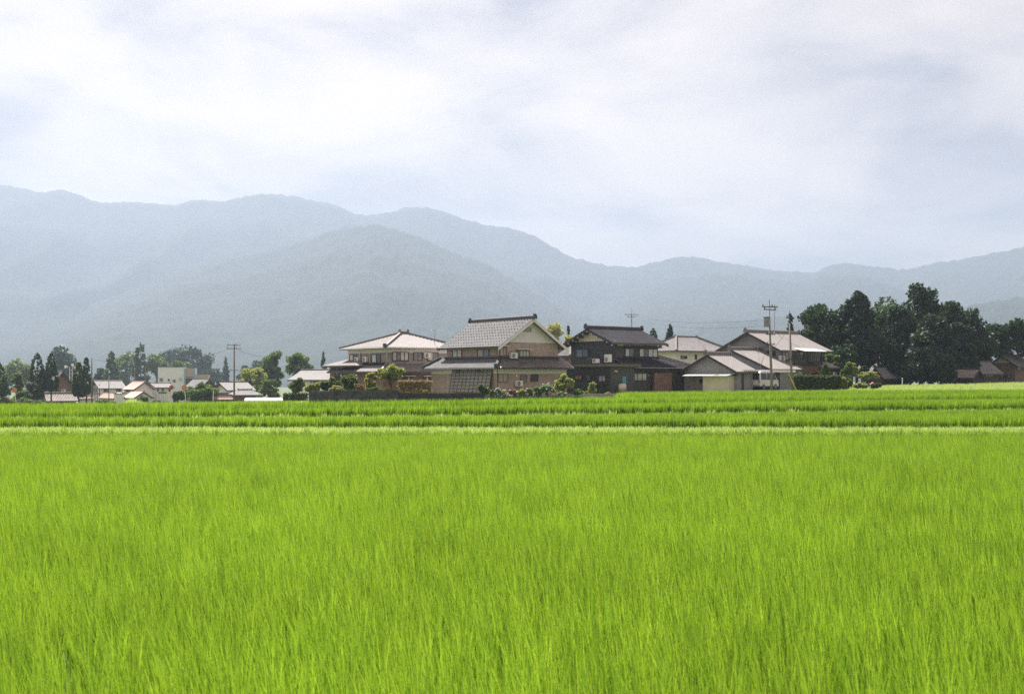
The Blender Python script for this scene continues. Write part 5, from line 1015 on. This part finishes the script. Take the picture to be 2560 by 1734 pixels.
# ------------------------------------------------------------------ poles, posts, aerials, wires
M_pole = material('pole_concrete', (.22, .22, .215), .85, .12, 2)
M_pole_d = material('weathered_pole', (.17, .155, .145), .85, .15, 2)
def utility_pole(label, px, d, py_top, r=.17, arms=(), trans=None, mat=None, lean=0.0, base=None, spike=0.0, group='utility poles'):
    g = ground_at(px, d); zt = PZ(py_top, d) - g.z; T = tag(empty('utility_pole', g), label, 'utility pole', group); mat = mat or M_pole; dx = lean / F * d
    at = lambda z: dx * z / zt
    MB().tube((0, 0, -.4), (dx, 0, zt - spike), r, r * .62, 10).build('shaft', mat, T, True)
    if spike: MB().tube((at(zt - spike), 0, zt - spike - .2), (dx, 0, zt), .03).build('lightning_rod', M_darkmetal, T)
    for (py, w, ins, rot) in arms:
        z = PZ(py, d) - g.z; c, sn = math.cos(rot) * w / 2, math.sin(rot) * w / 2; a = MB().beam((at(z) - c, -sn - .12, z), (at(z) + c, sn - .12, z), .09, .09).build('crossarm', M_darkmetal, T)
        for k in range(ins):
            t = -1 + 2 * (k + .15) / (ins - .7) if ins > 1 else 0; t = max(-1, min(1, t)); MB().tube((at(z) + c * t, sn * t - .12, z + .09), (at(z) + c * t, sn * t - .12, z + .30), .055, .04, 7).build('insulator', M_white if k % 2 else M_darkmetal, a)
    if trans:
        z = PZ(trans[1], d) - g.z; x = (trans[0] - px) / F * d; t = MB().tube((x, -.15, z - .45), (x, -.15, z + .45), .30, n=12).build('transformer', M_greymetal, T); MB().tube((x, -.15, z + .45), (x, -.15, z + .53), .33, n=12).build('lid', M_darkmetal, t); MB().beam((x, -.12, z + .3), (at(z), -.05, z + .3), .07, .1).build('bracket', M_darkmetal, t)
    return T, g + Vector((dx, 0, zt))
P1, t1 = utility_pole('tall concrete utility pole with transformer before the carport', view3(1105, 0)[0], 112, view3(0, 110)[1], .145, ((view3(0, 222)[1], 1.9, 4, .5), (view3(0, 262)[1], 1.5, 3, .5), (view3(0, 620)[1], 1.0, 2, .3), (view3(0, 765)[1], .9, 2, .3)), (view3(1022, 0)[0], view3(0, 440)[1]), lean=-7, spike=1.6)
P2, t2 = utility_pole('plain concrete utility pole right of the transformer pole', view3(1400, 0)[0], 111.5, view3(0, 270)[1], .14, ((view3(0, 380)[1], .8, 2, -.6), (view3(0, 985)[1], .9, 1, .2)), lean=-7, spike=1.2)
P3, t3 = utility_pole('distant pole with crossarms above the black house roof', 1579, 240, 772, .16, ((787, 3.0, 4, .2), (793, 2.0, 2, .2)), mat=M_pole_d, spike=1.0)
P4, t4 = utility_pole('brown crossarm pole standing before the white farmhouse', view6(1502, 0)[0], 192, 860, .17, ((view6(0, 205)[1], 2.2, 4, .2), (view6(0, 255)[1], 2.4, 4, .2), (view6(0, 585)[1], 1.4, 2, .2)), mat=material('rusty_pole', (.20, .145, .125), .8, .15, 2))
P5, t5 = utility_pole('slim dark pole right of the slimmest cypress', view5(1482, 0)[0], 200, view5(0, 420)[1], .15, (), mat=M_pole_d)
P6, t6 = utility_pole('thin grey pole before the half-timbered house', view5(1758, 0)[0], 205, view5(0, 690)[1], .10, (), mat=M_pole)
P7, t7 = utility_pole('distant thin pole behind the orange roof', view5(2125, 0)[0], 330, view5(0, 575)[1], .13, (), mat=M_pole)
P8, t8 = utility_pole('distant pole with bracket lamps behind the orange roof', view5(2172, 0)[0], 320, view5(0, 570)[1], .17, ((view5(0, 600)[1], 2.2, 3, .3), (view5(0, 655)[1], 1.8, 2, .3)), mat=M_pole)
P9, t9 = utility_pole('distant thin pole left of the white box building', view6(140, 0)[0], 300, view6(0, 540)[1], .11, (), mat=M_pole)
gp = on_ground(view3(1482, 0)[0], 111.3); gt = Vector((PX(view3(1340, 0)[0], 111.5), 111.4, PZ(view3(0, 1180)[1], 111.5))); GY = tag(empty('guy_wire_guard', gp), 'yellow sleeve on the guy wire leaning against the plain pole', 'guy wire')
MB().tube((0, 0, -.1), gt - gp, .06, n=7).build('yellow_sleeve', material('yellow_plastic', (.58, .42, .06), .5, .08), GY); MB().tube(gt - gp, (gt - gp) * 1.22, .015, n=4).build('wire', M_darkmetal, GY)
# horn loudspeaker mast
gs = on_ground(view5(1145, 0)[0], 300); SM = tag(empty('loudspeaker_mast', gs), 'white mast with horn loudspeakers behind the old farmhouse', 'loudspeaker'); zt = PZ(view5(0, 560)[1], 300) - gs.z
for x in (-.35, .35): MB().tube((x, 0, -.3), (x, 0, zt), .07).build('leg', M_white, SM)
for k in range(6): MB().beam((-.35, 0, zt * (.45 + k * .09)), (.35, 0, zt * (.45 + k * .09) + .3), .05, .05).build('brace', M_white, SM)
for x, z in ((-.8, zt), (.2, zt + .5), (.9, zt - .2), (1.6, zt - 1.6), (.9, zt - 3.0)): MB().tube((x, -.2, z), (x + (.5 if x > 0 else -.5), -.7, z), .12, .42, 10).build('horn', M_white, SM)
def road_post(label, px0, px1, d, py_top, disc, colour, r=.055):
    g = ground_at(px0, d); t = Vector((PX(px1, d), d, PZ(py_top, d))) - g; T = tag(empty('road_post', g), label, 'post'); MB().tube((0, 0, -.3), t, r, n=8).build('shaft', M_white, T)
    if disc: MB().tube(t + Vector((0, -.07, -.05)), t + Vector((0, -.12, -.05)), disc, n=16).build('disc', colour, T); MB().tube(t + Vector((0, -.065, -.05)), t + Vector((0, -.05, -.05)), disc * 1.08, n=16).build('rim', M_greymetal, T)
M_orange = material('orange_mirror_back', (.60, .24, .12), .5, .06)
road_post('leaning white post with round mirror left of the hedge', 42.5, 36.5, 190, 974, .42, M_orange); road_post('white road post with red disc before the terraced house', 430, 429, 192, 967, .36, material('red_sign', (.45, .07, .06), .5, .05)); road_post('short leaning white post beside the red disc post', 425, 421.5, 192, 985, 0, None)
road_post('leaning white post with orange mirror before the bush tree', 466, 461, 190, 968, .42, M_orange); road_post('plain white post by the rusty shed', 532.5, 533.5, 190, 976, 0, None, .06)
# television aerial beside the pale house ridge
gA = Vector((PX(1087, 128), 128, PZ(848, 128))); TA = tag(empty('television_aerial', gA), 'television aerial between the pale roof and the brown house', 'aerial'); MB().tube((0, 0, -1.2), (0, 0, 1.15), .025).build('mast', M_greymetal, TA)
for k in range(5): MB().tube((-.38 + .02 * k, -.2 + k * .1, .55), (.38 - .02 * k, -.2 + k * .1, .55), .014).build('element', M_greymetal, TA)
for x in (-.36, .36): MB().ball((x, 0, .98), .06, .06, .06).build('cap', M_white, TA)
MB().beam((-.36, 0, .98), (.36, 0, .98), .03, .03).build('boom', M_greymetal, TA)
def wire(label, a, b, sag, r=.018):
    a, b = Vector(a), Vector(b); pts = [a + (b - a) * (i / 14) - Vector((0, 0, sag * 4 * (i / 14) * (1 - i / 14))) for i in range(15)]
    o = MB().path([p - a for p in pts], r, n=4).build('power_line', M_darkmetal, None, loc=a); return tag(o, label, 'wire')
wire('upper power line from the distant pole to the transformer pole', t3 - Vector((0, 0, 1.3)), t1 - Vector((.4, 0, 2.0)), .8); wire('lower power line from the distant pole to the transformer pole', t3 - Vector((0, 0, 1.9)), t1 - Vector((.3, 0, 2.6)), .9)
wire('service wire from the transformer pole to the gabled house', t1 - Vector((0, 0, 11.5)), (PX(1893, 131), 131, PZ(862, 131)), .3); wire('power line from the crossarm pole towards the two-topped tree', t4 - Vector((0, 0, .6)), (PX(700, 262), 262, PZ(880, 262)), 1.2, .025); wire('power line leaving the crossarm pole leftwards over the village', t4 - Vector((0, 0, .6)), t5 - Vector((0, 0, .2)), 1.6, .022)
wire('faint cable between the transformer pole and the plain pole', t1 - Vector((0, 0, 5.2)), t2 - Vector((0, 0, 1.6)), .15)
# tool left lying on a bank, and the weed mound
lt = Vector((PX(408, 66.6), 66.6, gz(PX(408, 66.6), 66.6) + .12)); LT = tag(empty('field_stake_bundle', lt), 'small dark object lying on the grassy bank', 'bundle'); MB().prism([(-.2, 0, 0), (.2, 0, 0), (.14, 0, .10), (-.08, 0, .12)], (0, .2, 0)).build('bundle', M_darkmetal, LT); MB().beam((-.6, .1, .05), (.5, .12, .07), .05, .04).build('stick', M_white, LT)
u = rs.normal(-.333, .012, 240); d = rs.normal(68, 1.2, 240); hgt = .5 * np.exp(-((u + .333) / .012) ** 2); field('weed_mound', 'mound of pale weeds on the bank left of centre', np.column_stack([u * d, d, zfun(u * d, d) + hgt * rs.rand(240)]), GN_weed)

# ------------------------------------------------------------------ haze
def haze():
    mb = MB().box(-5200, -300, -19, 5200, 7400, 960); o = mb.build('haze', []); m = bpy.data.materials.new('haze_air'); m.use_nodes = True; t = m.node_tree; t.nodes.clear()
    v = t.nodes.new('ShaderNodeVolumePrincipled'); v.inputs['Color'].default_value = (.465, .555, .715, 1); v.inputs['Density'].default_value = 2.35e-4; v.inputs['Anisotropy'].default_value = .3
    ou = t.nodes.new('ShaderNodeOutputMaterial'); t.links.new(v.outputs[0], ou.inputs['Volume']); o.data.materials.append(m); tag(o, 'pale summer haze over the plain', kind='stuff')
haze()
